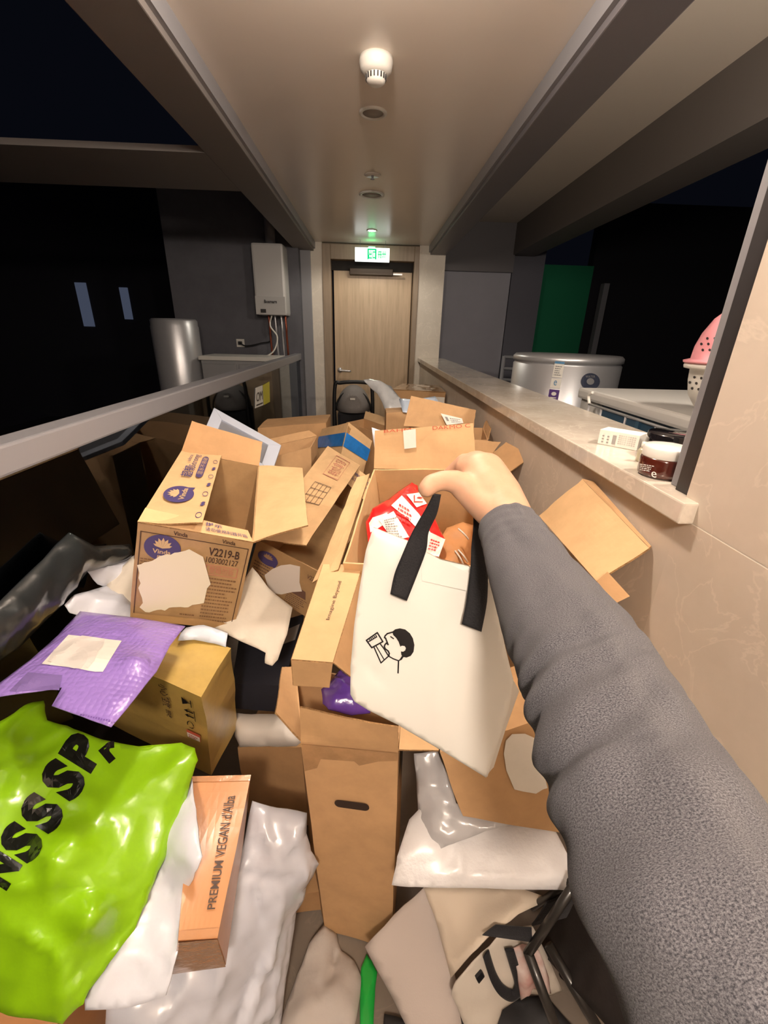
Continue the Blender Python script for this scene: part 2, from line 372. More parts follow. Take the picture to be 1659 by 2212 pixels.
# ---- soft sheets: mailers, bags
def rough_outline(pts, m=3, amp=.004, seed=0):
    out = []
    for i in range(len(pts)):
        a, b = V(pts[i]), V(pts[(i+1) % len(pts)])
        for k in range(m):
            p = a.lerp(b, k/m)
            if k: p = p + V((noise.noise(p*20+V((seed, 0, 0))), noise.noise(p*20+V((0, seed, 4))), noise.noise(p*20+V((5, 0, seed)))))*amp
            out.append(p)
    return out
def in_room(p):
    p = V(p)
    if p.x < -.70: return EYE + (p-EYE)*(.70/-p.x)
    if p.x > .522: p = EYE + (p-EYE)*(.522/p.x)
    if p.z < .02: p = EYE + (p-EYE)*(1.43/(1.45-p.z))
    return p
class Sheet:
    """closed soft envelope over a 3D outline: puffed in the middle, creased by noise and by given folds"""
    def __init__(s, pts, puff=.01, crumple=.004, freq=9, seed=0, res=.012, thin=.0015, folds=(), ctrl=(), jag=.003, sub=3, flat_edge=.05):
        pts = [in_room(p) for p in pts]; o3 = rough_outline(pts, sub, jag, seed); n = V()
        for i in range(len(o3)): n += (o3[i]-o3[0]).cross(o3[(i+1) % len(o3)]-o3[0])
        n.normalize(); c = sum(o3, V())/len(o3)
        if n.dot(EYE-c) < 0: n = -n
        ax = (V((1, 0, 0)) - n*n.x); ax = ax.normalized() if ax.length > .2 else (V((0, 1, 0))-n*n.y).normalized()
        ay = n.cross(ax); s.c, s.n, s.ax, s.ay = c, n, ax, ay
        s.o2 = [((p-c).dot(ax), (p-c).dot(ay)) for p in o3]
        s.hs = [((p-c).dot(ax), (p-c).dot(ay), (p-c).dot(n)) for p in list(o3)+[V(q) for q in ctrl]*1]
        s.puff, s.cr, s.fq, s.seed, s.thin, s.fe = puff, crumple, freq, seed, thin, flat_edge
        s.folds = [(s.flat(V(a)), s.flat(V(b)), hh, ww) for a, b, hh, ww in folds]; s.res = res
    def flat(s, p): return ((p-s.c).dot(s.ax), (p-s.c).dot(s.ay))
    def edge(s, x, y):
        m = 1e9; o = s.o2
        for i in range(len(o)):
            ax, ay = o[i]; bx, by = o[(i+1) % len(o)]; dx, dy = bx-ax, by-ay; L = dx*dx+dy*dy or 1e-12
            t = max(0, min(1, ((x-ax)*dx+(y-ay)*dy)/L)); m = min(m, (x-ax-t*dx)**2+(y-ay-t*dy)**2)
        return math.sqrt(m)
    def base(s, x, y):
        a = b = 0
        for px, py, h in s.hs:
            w = 1/((x-px)**2+(y-py)**2+2e-5)**1.5; a += w*h; b += w
        return a/b
    def top(s, x, y):
        e = s.edge(x, y); g = 1-math.exp(-e/s.fe*1.6)
        v = V((x*s.fq, y*s.fq, s.seed*3.1))
        w = V((noise.noise(v*.7), noise.noise(v*.7+V((9, 0, 0))), 0))*.8
        r = 1-abs(noise.noise(v+w))*2.4; r2 = 1-abs(noise.noise(v*2.3+w+V((4, 4, 4))))*2.4
        cr = s.cr*(r*.9 + r2*.45 + noise.noise(v*5)*.3 - .5)
        h = s.base(x, y) + s.puff*g + cr*min(1, e/.012+.25)
        for (a, b, hh, ww) in s.folds:
            dx, dy = b[0]-a[0], b[1]-a[1]; L = dx*dx+dy*dy; t = max(0, min(1, ((x-a[0])*dx+(y-a[1])*dy)/L))
            d = math.hypot(x-a[0]-t*dx, y-a[1]-t*dy); h += hh*math.exp(-d/ww)*(.35+.65*math.sin(math.pi*min(1, max(0, t*.9+.05))))
        return h
    def at(s, x, y, off=0): return s.c + s.ax*x + s.ay*y + s.n*(s.top(x, y)+off)
    def pix(s, u, v, off=.0012):
        """surface point seen along pixel (u,v)"""
        r = ray(u, v); t = (s.c-EYE).dot(s.n)/r.dot(s.n)
        for _ in range(3):
            p = EYE+r*t; x, y = s.flat(p); t = ((s.c-EYE).dot(s.n)+s.top(x, y)+off)/r.dot(s.n)
        p = EYE+r*t; x, y = s.flat(p); return s.at(x, y, off)
    def mesh(s):
        o = s.o2; xs = [p[0] for p in o]; ys = [p[1] for p in o]; vs = [V(p) for p in o]; r = s.res; random.seed(s.seed+1)
        def inside(x, y):
            k = False; j = len(o)-1
            for i in range(len(o)):
                if (o[i][1] > y) != (o[j][1] > y) and x < (o[j][0]-o[i][0])*(y-o[i][1])/(o[j][1]-o[i][1])+o[i][0]: k = not k
                j = i
            return k
        y = min(ys)+r/2
        while y < max(ys):
            x = min(xs)+r/2
            while x < max(xs):
                px, py = x+random.uniform(-.2, .2)*r, y+random.uniform(-.2, .2)*r
                if inside(px, py) and s.edge(px, py) > r*.45: vs.append(V((px, py)))
                x += r
            y += r
        no = len(o)
        V2, E2, F2 = geometry.delaunay_2d_cdt(vs, [(i, (i+1) % no) for i in range(no)], [], 1, 1e-6)[:3]
        bm = bmesh.new(); tp = []; bt = []
        for p in V2:
            e = s.edge(p.x, p.y); h = s.top(p.x, p.y); b0 = s.base(p.x, p.y) - s.puff*(1-math.exp(-e/s.fe*1.6))*.8
            tp.append(bm.verts.new(s.c+s.ax*p.x+s.ay*p.y+s.n*h)); bt.append(bm.verts.new(s.c+s.ax*p.x+s.ay*p.y+s.n*(min(b0, h)-s.thin)))
        cnt = {}
        for f in F2:
            bm.faces.new([tp[i] for i in f]); bm.faces.new([bt[i] for i in f][::-1])
            for i in range(3):
                a, b = f[i], f[(i+1) % 3]; cnt[(a, b)] = 1
        for (a, b) in list(cnt):
            if (b, a) not in cnt:
                try: bm.faces.new((tp[b], tp[a], bt[a], bt[b]))
                except ValueError: pass
        bmesh.ops.recalc_face_normals(bm, faces=bm.faces)
        return bm
def dashes(s0, t0, s1, t1, rows, cols, fill=.5, seed=1):
    """rows of tiny glyph-like marks, for print too small to read"""
    rnd = random.Random(seed); out = []
    for r in range(rows):
        y = t1-(r+.5)*(t1-t0)/rows; h = (t1-t0)/rows*fill*.5; x = s0; e = s1-(s1-s0)*rnd.random()*.35
        while x < e:
            w = (s1-s0)/cols*rnd.uniform(.35, 1.1); out.append(('p', [(x, y-h), (min(x+w, e), y-h), (min(x+w, e), y+h), (x, y+h)])); x += w+(s1-s0)/cols*.22
    return out
def rrect(x0, y0, x1, y1, r, rx=None):
    rx = rx or r; o = []
    for cx, cy, a in ((x1-rx, y1-r, 0), (x0+rx, y1-r, 90), (x0+rx, y0+r, 180), (x1-rx, y0+r, 270)):
        for k in range(6): t = math.radians(a+18*k); o.append((cx+rx*math.cos(t), cy+r*math.sin(t)))
    return o
def pixmap(sh, q, off=.0015):
    """q: 4 pixels (bottom-left, bottom-right, top-right, top-left); surface points of sheet sh seen there"""
    return lambda s, t: sh.pix((q[0][0]*(1-s)+q[1][0]*s)*(1-t)+(q[3][0]*(1-s)+q[2][0]*s)*t, (q[0][1]*(1-s)+q[1][1]*s)*(1-t)+(q[3][1]*(1-s)+q[2][1]*s)*t, off)
def towards(q, off):
    q = [V(p) for p in q]; n = nrm(q); c = sum(q, V())/4
    if n.dot(EYE-c) < 0: n = -n
    return lambda s, t: bil(q, s, t)+n*off
def ctr8(c): a = [V(v) for v in c.values()]; m = sum(a, V())/len(a); m.z = min(v.z for v in a); return m
BX={'vinda':{'c':{'LFD':[-0.5618,0.8558,0.8117],'LFT':[-0.4938,0.8529,1.0623],'LBD':[-0.6503,1.3137,0.8455],'LBT':[-0.5791,1.3106,1.0958],'RFD':[-0.3385,0.9014,0.7474],'RFT':[-0.2647,0.8965,0.9939],'RBD':[-0.429,1.3619,0.7873],'RBT':[-0.3579,1.3588,1.0376]},
'f':{'L':[[-0.4938,0.8529,1.0623],[-0.5791,1.3106,1.0958],[-0.4678,1.3323,1.0696],[-0.3683,0.877,1.0429]],'B':[[-0.5791,1.3106,1.0958],[-0.3579,1.3588,1.0376],[-0.3527,1.4065,1.1059],[-0.5548,1.3637,1.1787]],'R':[[-0.2647,0.8965,0.9939],[-0.3579,1.3588,1.0376],[-0.2214,1.3702,1.0396],[-0.1443,0.926,1.0374]],'F':[[-0.4938,0.8529,1.0623],[-0.2647,0.8965,0.9939],[-0.2994,0.9554,0.9953],[-0.5065,0.9087,1.0586]]}},
'vinda2':{'c':{'LFD':[-0.3639,1.11,0.7586],'LFT':[-0.3119,1.0942,0.9036],'LBD':[-0.1749,1.8246,0.7473],'LBT':[-0.1113,1.8092,0.8943],'RFD':[-0.1799,1.0572,0.6669],'RFT':[-0.1223,1.0443,0.8192],'RBD':[0.016,1.7745,0.6628],'RBT':[0.0796,1.7591,0.8098]},
'f':{'L':[[-0.3119,1.0942,0.9036],[-0.1113,1.8092,0.8943],[-0.0384,1.7869,0.919],[-0.1696,1.0591,0.9041]],'B':[[-0.1113,1.8092,0.8943],[0.0796,1.7591,0.8098],[0.0075,1.6816,0.7683],[-0.0918,1.7285,0.8539]]}},
'tall':{'c':{'LFD':[-0.1024,0.6118,0.0121],'LFT':[-0.1307,0.6241,0.6863],'LBD':[-0.16,0.794,0.0217],'LBT':[-0.1751,0.8102,0.7063],'RFD':[0.0712,0.5771,0.0],'RFT':[0.0657,0.5963,0.6929],'RBD':[0.1022,0.7539,0.0049],'RBT':[0.0871,0.77,0.6895]},
'f':{'F':[[-0.1307,0.6241,0.6863],[0.0657,0.5963,0.6929],[0.0609,0.5894,0.7611],[-0.1283,0.6254,0.7749]],'L':[[-0.1307,0.6241,0.6863],[-0.1751,0.8102,0.7063],[-0.2001,0.8047,0.7114],[-0.182,0.6413,0.7432]],'R':[[0.0657,0.5963,0.6929],[0.0871,0.77,0.6895],[0.1684,0.758,0.7006],[0.1419,0.5846,0.7043]]}},
'premium':{'c':{'LFD':[-0.3308,0.3877,0.4161],'LFT':[-0.2879,0.3666,0.5688],'LBD':[-0.3798,0.6283,0.4592],'LBT':[-0.3524,0.6062,0.608],'RFD':[-0.2442,0.4004,0.403],'RFT':[-0.2336,0.3778,0.5489],'RBD':[-0.2649,0.6398,0.4457],'RBT':[-0.2375,0.6177,0.5945]},
'f':{}},
'taped':{'c':{'LFD':[-0.8267,0.8506,0.5081],'LFT':[-0.8009,0.8126,0.8041],'LBD':[-0.7946,0.9763,0.5146],'LBT':[-0.7688,0.9382,0.8106],'RFD':[-0.3769,0.735,0.445],'RFT':[-0.3482,0.698,0.7435],'RBD':[-0.3503,0.8653,0.4621],'RBT':[-0.3245,0.8273,0.7581]},
'f':{}},
'black':{'c':{'LFD':[-0.3907,0.9631,0.4078],'LFT':[-0.3833,0.9581,0.5113],'LBD':[-0.444,1.204,0.3867],'LBT':[-0.4296,1.1989,0.4906],'RFD':[-0.2777,0.9704,0.3862],'RFT':[-0.2448,0.9652,0.4917],'RBD':[-0.2351,1.2382,0.4384],'RBT':[-0.2206,1.2331,0.5423]},
'f':{}},
'snack':{'c':{'LFD':[-0.0088,0.9293,0.6788],'LFT':[-0.0552,0.8537,0.9674],'LBD':[0.0612,1.2939,0.7901],'LBT':[0.0148,1.2183,1.0787],'RFD':[0.2723,0.8645,0.7075],'RFT':[0.2259,0.7889,0.9961],'RBD':[0.3493,1.2258,0.8115],'RBT':[0.3029,1.1502,1.1001]},
'f':{'B':[[0.0148,1.2183,1.0787],[0.3029,1.1502,1.1001],[0.2836,1.1709,1.2269],[0.0158,1.2312,1.1886]]}},
'blue':{'c':{'LFD':[-0.1637,1.9318,0.7944],'LFT':[-0.0997,2.0468,1.0506],'LBD':[-0.3182,2.157,0.7405],'LBT':[-0.2516,2.2625,0.9741],'RFD':[-0.0526,2.0037,0.7174],'RFT':[0.0141,2.1092,0.951],'RBD':[-0.1881,2.2317,0.6718],'RBT':[-0.1215,2.3372,0.9053]},
'f':{}},
'imagine':{'c':{'LFD':[-0.1364,0.6198,0.8367],'LFT':[-0.1343,0.6105,0.9055],'LBD':[-0.1047,0.8919,0.878],'LBT':[-0.1047,0.8819,0.9449],'RFD':[-0.0683,0.6115,0.8403],'RFT':[-0.06,0.6009,0.9067],'RBD':[-0.0126,0.8831,0.8826],'RBT':[-0.0125,0.873,0.9495]},
'f':{}}}
# ------------------------------------------------------------------ the corridor
ST = 'structure'
YE, ZC = 4.89, 2.247
put('floor', box(-1.2, -2.6, -.12, .95, YE+.1, 0), floor_mat, kind=ST)
put('ceiling', box(-.552, -2.6, ZC, .566, YE, ZC+.06), ceil_mat, kind=ST)
# metal trims along the ceiling edges and the lower beams
put('trim_1', box(-.567, -2.6, 2.19, -.552, YE, ZC+.06), metal_grey, kind=ST)
put('trim_2', box(.566, -2.6, 2.19, .581, YE, ZC+.06), metal_grey, kind=ST)
put('trim_3', box(-.75, -2.6, 2.17, -.567, YE, 2.75), beam_mat2, kind=ST, bevel=.004)
put('trim_4', box(.581, -2.6, 2.17, .735, YE, 2.75), beam_mat, kind=ST, bevel=.004)
put('trim_5', box(-4.2, 2.41, 2.17, -.75, 2.98, 2.195), beam_mat2, kind=ST)
put('trim_6', box(1.6, 1.35, 2.295, 1.86, 6.3, 2.9), beam_mat2, kind=ST)
put('wall_outer_ceiling', box(.735, 1.45, 2.6, 1.6, 5.62, 2.66), ceil_out, kind=ST)
# far end
wl = bmesh.new(); box(-.60, YE, 0, -.487, YE+.25, ZC+.03, wl); put('wall_far_left', wl, stone_pale, kind=ST)
wl = bmesh.new(); box(.474, YE, 0, .735, YE+.25, ZC+.03, wl); put('wall_far_right', wl, stone_pale, kind=ST)
put('wall_far_top', box(-.487, YE+.04, 2.235, .474, YE+.25, 2.5), wood_dark, kind=ST)
put('trim_7', box(-.70, YE-.03, 0, -.60, YE+.2, 2.19), metal_grey, kind=ST, bevel=.003)
door = bpy.data.objects.new('door_1', None); S.collection.objects.link(door); door.location = (0, YE, 0); props(door, 'taupe wood door under the green exit sign at the corridor end', 'door', kind=ST)
fr = bmesh.new(); box(-.487, YE-.015, 0, -.405, YE+.2, 2.235, fr); box(.425, YE-.015, 0, .474, YE+.2, 2.235, fr); box(-.405, YE-.015, 2.105, .425, YE+.2, 2.235, fr)
put('door_frame', fr, wood_dark, door, bevel=.004)
put('door_leaf', box(-.385, YE+.10, .01, .418, YE+.15, 2.095), wood, door, bevel=.003)
put('header_shadow', box(-.405, YE+.09, 2.02, .425, YE+.2, 2.105), mat('header_shade', (.02, .015, .012), .8), door)  # near-black bar stands in for the frame header's shadow on the door
cl = box(-.22, YE+.03, 1.98, .22, YE+.10, 2.04); put('door_closer', cl, mat('bronze_closer', (.05, .035, .025), .4, metal=.5), door, bevel=.006)
put('closer_arm', box(.22, YE+.02, 1.985, .31, YE+.035, 2.0), steel, door)
hb = lathe((0, 0, 0), [(0, 0), (.026, 0), (.026, .01), (0, .01)], 24)
bmesh.ops.rotate(hb, verts=hb.verts, matrix=Matrix.Rotation(math.radians(90), 3, 'X')); bmesh.ops.translate(hb, verts=hb.verts, vec=(-.335, YE+.10, 1.055))
dh = put('door_handle', hb, steel, door, smooth=True, label='brushed steel lever handle')
put('lever', ring_tube(curve_pts([(-.335, YE+.10, 1.055), (-.335, YE+.045, 1.055), (-.315, YE+.04, 1.055), (-.21, YE+.04, 1.05)], 5), .009), steel, dh, smooth=True)
# right stone wall with the sill
def stone_wall_bm(x0, y0, z0, x1, y1, z1, joints_z=(), joints_y=()):
    zs = [z0]+[j for j in joints_z]+[z1]; ys = [y0]+[j for j in joints_y]+[y1]; bm = bmesh.new(); g = .0012
    for a, b in zip(zs, zs[1:]):
        for c, d in zip(ys, ys[1:]): box(x0, c+(g if c != y0 else 0), a+(g if a != z0 else 0), x1, d-(g if d != y1 else 0), b-(g if b != z1 else 0), bm)
    return bm
put('wall_right', stone_wall_bm(.535, .662, 0, .72, YE, 1.17, (.55,), (1.55, 2.75, 3.95)), stone_wall, kind=ST)
put('wall_right_near', stone_wall_bm(.535, -2.6, 0, .76, .662, ZC+.03, (1.171,), (-.55,)), stone_wall, kind=ST)
grout = mat('pale_grout', (.80, .74, .66), .8)
g_ = bmesh.new(); box(.5354, -2.59, 1.1675, .70, .660, 1.1745, g_); put('trim_12', g_, grout, kind=ST)
g_ = bmesh.new(); box(.5354, .664, .5465, .70, YE, .5535, g_); put('trim_13', g_, grout, kind=ST)
put('trim_8', box(.51, .631, 1.17, .79, YE, 1.207), stone_ledge, kind=ST, bevel=.003)
put('trim_9', box(.552, .699, 1.207, .63, .729, 2.17), metal_grey, kind=ST, bevel=.002)
put('trim_10', box(.541, .6625, 1.2075, .63, .699, 2.17), metal_dark, kind=ST)
put('wall_back', box(-1.2, -2.75, 0, .9, -2.6, 2.3), stone_wall, kind=ST)
# ---- outside on the right
put('wall_outer_grey', box(.76, 5.62, -.5, 1.62, 5.8, 2.62), wall_bluegrey, kind=ST)
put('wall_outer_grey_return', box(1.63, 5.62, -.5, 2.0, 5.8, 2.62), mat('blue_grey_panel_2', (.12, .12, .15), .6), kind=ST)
put('wall_outer_beam_end', box(.735, 5.55, 2.12, 1.62, 5.62, 2.62), beam_mat, kind=ST)
put('wall_outer_green', box(2.02, 6.2, -.5, 2.85, 6.3, 2.3), mat('dark_green_panel', (.008, .20, .09), .8, bump=(60, .3)), kind=ST)  # plain panel in one dark green colour
put('wall_outer_dark', box(2.85, 6.25, -.5, 6.5, 6.4, 3), mat('near_black_render', (.012, .012, .018), .9), kind=ST)
put('trim_11', box(2.98, 6.1, -.5, 3.05, 6.2, 2.1), metal_grey, kind=ST)
put('floor_outer_right', box(.95, -.5, -.2, 5.5, 6.4, 0), mat('outer_slab', (.05, .05, .055), .8), kind=ST)
# ---- outside on the left
put('wall_outer_left_far', box(-1.95, 4.75, -.5, -.70, 4.9, 2.75), wall_dark, kind=ST)
put('wall_outer_left_dark', box(-7.5, 7.6, -.5, -1.9, 7.8, 3.4), mat('dark_render_far', (.016, .016, .026), .9), kind=ST)
put('floor_outer_left', box(-5.5, -.5, -.2, -.8, 7.6, -.02), mat('outer_slab_left', (.035, .035, .04), .6), kind=ST)
lit = mat('dim_lit_window', (.05, .05, .06), .4, emis=((.45, .55, .85), .06))
put('window_1', box(-4.56, 7.57, 1.42, -4.40, 7.6, 2.04), lit, kind=ST)
put('window_2', box(-3.90, 7.57, 1.54, -3.78, 7.6, 1.99), lit, kind=ST)

# ------------------------------------------------------------------ balustrade on the left
t = thing('glass_balustrade', (-.75, 2.2, 0), 'grey metal handrail over dark glass panels along the left side', 'railing')
put('handrail', box(-.785, -2.4, 1.168, -.716, YE-.03, 1.228), metal_grey, t, bevel=.006)
put('glass_panel', box(-.742, -2.4, .08, -.734, YE-.03, 1.168), glass, t)
for yy in (-.6, 1.5, 2.85, 4.1):
    put('post', box(-.79, yy, .0, -.75, yy+.10, 1.168), metal_grey, t, bevel=.002)
put('bottom_channel', box(-.79, -2.4, 0, -.70, YE-.03, .08), metal_dark, t)
t = thing('safety_notice', (-.745, 2.9, .95), 'white and yellow notice sticker on the far glass panel', 'sign')
q = [X(551, 880, -.731), X(585, 866, -.731), X(584, 826, -.731), X(553, 836, -.731)]
put('white_sheet', slab([X(551, 882, -.731), X(569, 875, -.731), X(567, 832, -.731), X(552, 838, -.731)], .001, 2, 2, rough=0), paper, t)
put('yellow_sheet', slab([X(570, 875, -.731), X(583, 868, -.731), X(582, 824, -.731), X(568, 832, -.731)], .001, 2, 2, rough=0), mat('yellow_sticker', (.62, .56, .05), .5), t)
wm = fmap([X(551, 882, -.731), X(569, 875, -.731), X(567, 832, -.731), X(552, 838, -.731)], .003)
printed(t, 'printed_text', wm, [('t', 'OM', .1, .3, .9, .75, 0), ('p', [(.1, .1), (.9, .1), (.9, .16), (.1, .16)])], ink_black, 0)

# ------------------------------------------------------------------ ceiling fittings
t = thing('smoke_detector', (.0, 1.851, ZC-.06), 'white round smoke detector on the near ceiling', 'detector')
put('housing', lathe((.007, 1.80, ZC), [(0, 0), (.052, 0), (.054, -.012), (.05, -.03), (.04, -.04), (.03, -.041)], 40), white_plastic, t, smooth=True)
put('sensor_cap', lathe((.007, 1.80, ZC), [(0, -.035), (.032, -.036), (.032, -.04), (.030, -.058), (.022, -.064), (0, -.065)], 36), white_plastic, t, smooth=True)
g = bmesh.new()
for k in range(18):
    a = 2*math.pi*k/18; c, s = math.cos(a), math.sin(a)
    hexa([(V((.007, 1.80, ZC)) + V((c*r - s*w, s*r + c*w, z))) for z in (-.055, -.042) for r, w in ((.030, -.002), (.0335, -.002), (.0335, .002), (.030, .002))], g)
put('slots', g, metal_dark, t)
def disc_fit(name, x, y, r, label, cat, hole=True):
    t = thing(name, (x, y, ZC-.01), label, cat)
    put('rim', lathe((x, y, ZC), [(r, .001), (r, -.004), (r*.95, -.007), (r*.78, -.006), (r*.72, .002)], 36), white_plastic, t, smooth=True)
    put('diffuser', lathe((x, y, ZC), [(0, -.003), (r*.74, -.003), (r*.74, .0), (0, 0)], 30), mat('frosted_cover', (.34, .30, .26), .5), t, smooth=True)
disc_fit('recessed_lamp', -.001, 2.165, .055, 'unlit round recessed lamp right behind the smoke detector', 'lamp')
disc_fit('ceiling_speaker', -.004, 3.256, .08, 'white ringed round fitting nearest the exit sign', 'lamp')
t = thing('sprinkler', (0, 2.894, ZC-.02), 'small sprinkler rose between the two round ceiling fittings', 'sprinkler')
put('rose', lathe((0, 2.894, ZC), [(0, -.004), (.045, -.003), (.047, .0), (0, 0)], 30), ceil_mat, t, smooth=True)
put('nozzle', lathe((0, 2.894, ZC), [(0, -.022), (.012, -.02), (.005, -.014), (.008, 0), (0, 0)], 16), metal_grey, t, smooth=True)
t = thing('downlight', (0, 4.28, ZC-.01), 'small glaring lit downlight right before the exit sign', 'lamp')
put('rim', lathe((0, 4.28, ZC), [(.045, .001), (.045, -.004), (.036, -.006), (.030, .001)], 30), white_plastic, t, smooth=True)
put('lens', lathe((0, 4.28, ZC), [(0, -.006), (.028, -.005), (.030, .0), (0, 0)], 24), mat('lit_lens', (.9, .9, .9), .3, emis=((1, .96, .80), 40)), t, smooth=True)
t = thing('exit_sign', (0, 4.70, 2.12), 'lit white and green exit sign hanging before the wood door', 'sign')
put('sign_body', box(-.158, 4.705, 2.07, .170, 4.73, 2.186), mat('sign_white', (.3, .3, .3), .6, spec=.1, emis=((.92, .97, .90), 1.1)), t, bevel=.003)
gm = mat('sign_green', (.0, .05, .02), .9, spec=0, emis=((.005, .62, .20), .75))
q = fmap([(-.158, 4.704, 2.07), (.170, 4.704, 2.07), (.170, 4.704, 2.186), (-.158, 4.704, 2.186)], .0015)
printed(t, 'green_glyphs', q, [('p', [(.36, .16), (.40, .16), (.40, .92), (.36, .92)]), ('p', [(.58, .16), (.62, .16), (.62, .92), (.58, .92)]), ('p', [(.40, .82), (.58, .82), (.58, .92), (.40, .92)]),
    ('t', '出口', .40, .18, .60, .8, 0, .03), ('t', '冊卅', .66, .25, .90, .78, 0, .02)], gm, 0)
put('lamp_strip', box(-.03, 4.70, 2.186, .03, 4.715, 2.192), mat('sign_led', (.9, .9, .9), .4, emis=((.1, 1, .3), 14)), t)
for xx in (-.11, .13): put('hanger_wire', ring_tube([(xx, 4.716, 2.186), (xx, 4.716, ZC)], .002, n=8), metal_grey, t)

# ------------------------------------------------------------------ things outside, left
t = thing('gas_boiler', (-.93, 4.6, 1.85), 'white gas boiler hanging on the dark wall above the handrail', 'boiler')
put('casing', box(-1.085, 4.5, 1.575, -.80, 4.745, 2.165), mat('boiler_enamel', (.55, .54, .53), .3), t, bevel=.02, smooth=False)
put('lower_cover', box(-1.083, 4.492, 1.577, -.802, 4.51, 1.735), mat('boiler_enamel_low', (.52, .51, .50), .3), t, bevel=.004)
bq = fmap([(-1.083, 4.49, 1.577), (-.802, 4.49, 1.577), (-.802, 4.49, 1.735), (-1.083, 4.49, 1.735)], .0015)
printed(t, 'display', bq, [('p', [(.16, .10), (.34, .10), (.34, .30), (.16, .30)])], metal_dark, 0)
printed(t, 'brand_plate', bq, [('t', 'Bosmarn', .30, .62, .72, .80, 0, .03)], ink_black, 0)
put('flue', ring_tube([(-.93, 4.62, 2.165), (-.93, 4.62, 2.5)], .045, n=20), metal_grey, t, smooth=True)
copper = mat('copper_pipe', (.35, .10, .06), .35, metal=.8)
for i, (xx, mm) in enumerate(((-.99, copper), (-.93, steel), (-.87, steel), (-.83, copper))):
    put('pipe', ring_tube(curve_pts([(xx, 4.6, 1.575), (xx+.004, 4.6, 1.45), (xx, 4.62, 1.38), (xx, 4.68, 1.0)], 4), .010, n=10), mm, t, smooth=True)
put('braided_hose', ring_tube(curve_pts([(-.95, 4.56, 1.575), (-.96, 4.5, 1.48), (-.90, 4.5, 1.38), (-.95, 4.5, 1.25), (-1.08, 4.52, 1.18)], 6), .007, n=10), paper, t, smooth=True)
t = thing('wall_socket', (-1.32, 4.74, 1.3), 'white wall socket with a black plug left of the boiler pipes', 'socket')
put('plate', box(-1.365, 4.735, 1.275, -1.285, 4.749, 1.352), white_plastic, t, bevel=.003)
put('plug', box(-1.34, 4.70, 1.30, -1.305, 4.735, 1.33), black_rub, t, bevel=.004)
put('power_cord', ring_tube(curve_pts([(-1.32, 4.70, 1.315), (-1.25, 4.68, 1.29), (-1.1, 4.68, 1.32), (-1.0, 4.68, 1.36), (-1.01, 4.66, 1.58)], 6), .006, n=8), black_rub, t, smooth=True)
t = thing('hot_water_tank', (-1.72, 4.25, 0), 'silver cylindrical water tank in the dark beyond the left rail', 'tank')
put('tank_body', lathe((-1.76, 4.25, 0), [(0, .1), (.19, .1), (.20, .12), (.20, 1.45), (.195, 1.46), (.195, 1.50), (.18, 1.515), (0, 1.52)], 48), steel, t, smooth=True)
for a in range(3): put('leg', ring_tube([(-1.74+.15*math.cos(a*2.1), 4.25+.15*math.sin(a*2.1), 0), (-1.74+.15*math.cos(a*2.1), 4.25+.15*math.sin(a*2.1), .11)], .015, n=10), metal_dark, t)
t = thing('outdoor_cabinet', (-1.2, 4.3, 0), 'pale grey cabinet standing below the wall socket', 'cabinet')
cg = mat('cabinet_grey', (.28, .28, .285), .5)
put('cabinet_body', box(-1.53, 4.15, 0, -.87, 4.55, 1.18), cg, t, bevel=.006)
put('lid', box(-1.545, 4.13, 1.18, -.85, 4.57, 1.215), white_plastic, t, bevel=.006)
for i in (0, 1): put('cabinet_door', box(-1.52+.33*i, 4.135, .05, -1.215+.335*i, 4.15, 1.15), cg, t, bevel=.004)

# ------------------------------------------------------------------ things outside, right
t = thing('round_water_heater', (1.30, 2.95, 0), 'squat silver water heater drum with stickers beyond the sill', 'tank')
put('drum', lathe((1.31, 3.0, 0), [(0, .02), (.33, .02), (.34, .05), (.34, 1.285), (.333, 1.29), (.333, 1.30), (.345, 1.305), (.345, 1.33), (.33, 1.345), (0, 1.352)], 64), steel, t, smooth=True)
def onc(u, v, r=.342):
    d = ray(u, v); o = EYE - V((1.31, 3.0, 0)); a = d.x**2+d.y**2; b = 2*(o.x*d.x+o.y*d.y); c = o.x**2+o.y**2-r*r
    k = (-b-math.sqrt(max(0, b*b-4*a*c)))/(2*a); return EYE + d*k
def cylmap(px, r=.343): return lambda s, t_: onc((px[0][0]*(1-s)+px[1][0]*s)*(1-t_)+(px[3][0]*(1-s)+px[2][0]*s)*t_, (px[0][1]*(1-s)+px[1][1]*s)*(1-t_)+(px[3][1]*(1-s)+px[2][1]*s)*t_, r)
lab = [(1183, 862), (1205, 864), (1220, 782), (1199, 780)]; cm = cylmap(lab)
full = ('p', [(0, 0), (1, 0), (1, 1), (0, 1)])
printed(t, 'energy_label', cm, [('p', [(0, .58), (1, .58), (1, 1), (0, 1)])], paper, .1); printed(t, 'service_label', cm, [('p', [(0, .30), (1, .30), (1, .55), (0, .55)])], paper, .1)
cm2 = cylmap(lab, .345)
lbm = mat('label_blue', (.08, .25, .45), .5)
printed(t, 'blue_header', cm2, [('p', [(0, .94), (1, .94), (1, 1), (0, 1)])], lbm, .1); printed(t, 'printed_letter', cm2, [('t', 'e', .3, .37, .6, .50, 0)], lbm, .1)
printed(t, 'purple_badge', cm2, [('p', [(0, 0), (1, 0), (1, .26), (0, .26)])], mat('label_purple', (.09, .035, .20), .5), .1)
printed(t, 'badge_mark', cylmap(lab, .347), [('p', ell(.5, .15, .25, .05, 12)), ('p', [(.2, .04), (.8, .04), (.8, .06), (.2, .06)])], paper, .1)
printed(t, 'label_lines', cylmap(lab, .347), dashes(.15, .62, .85, .9, 5, 4, .4), mat('label_grey_ink', (.3, .3, .3), .6), .1)
cr = [(1255, 842), (1296, 842), (1296, 806), (1255, 806)]
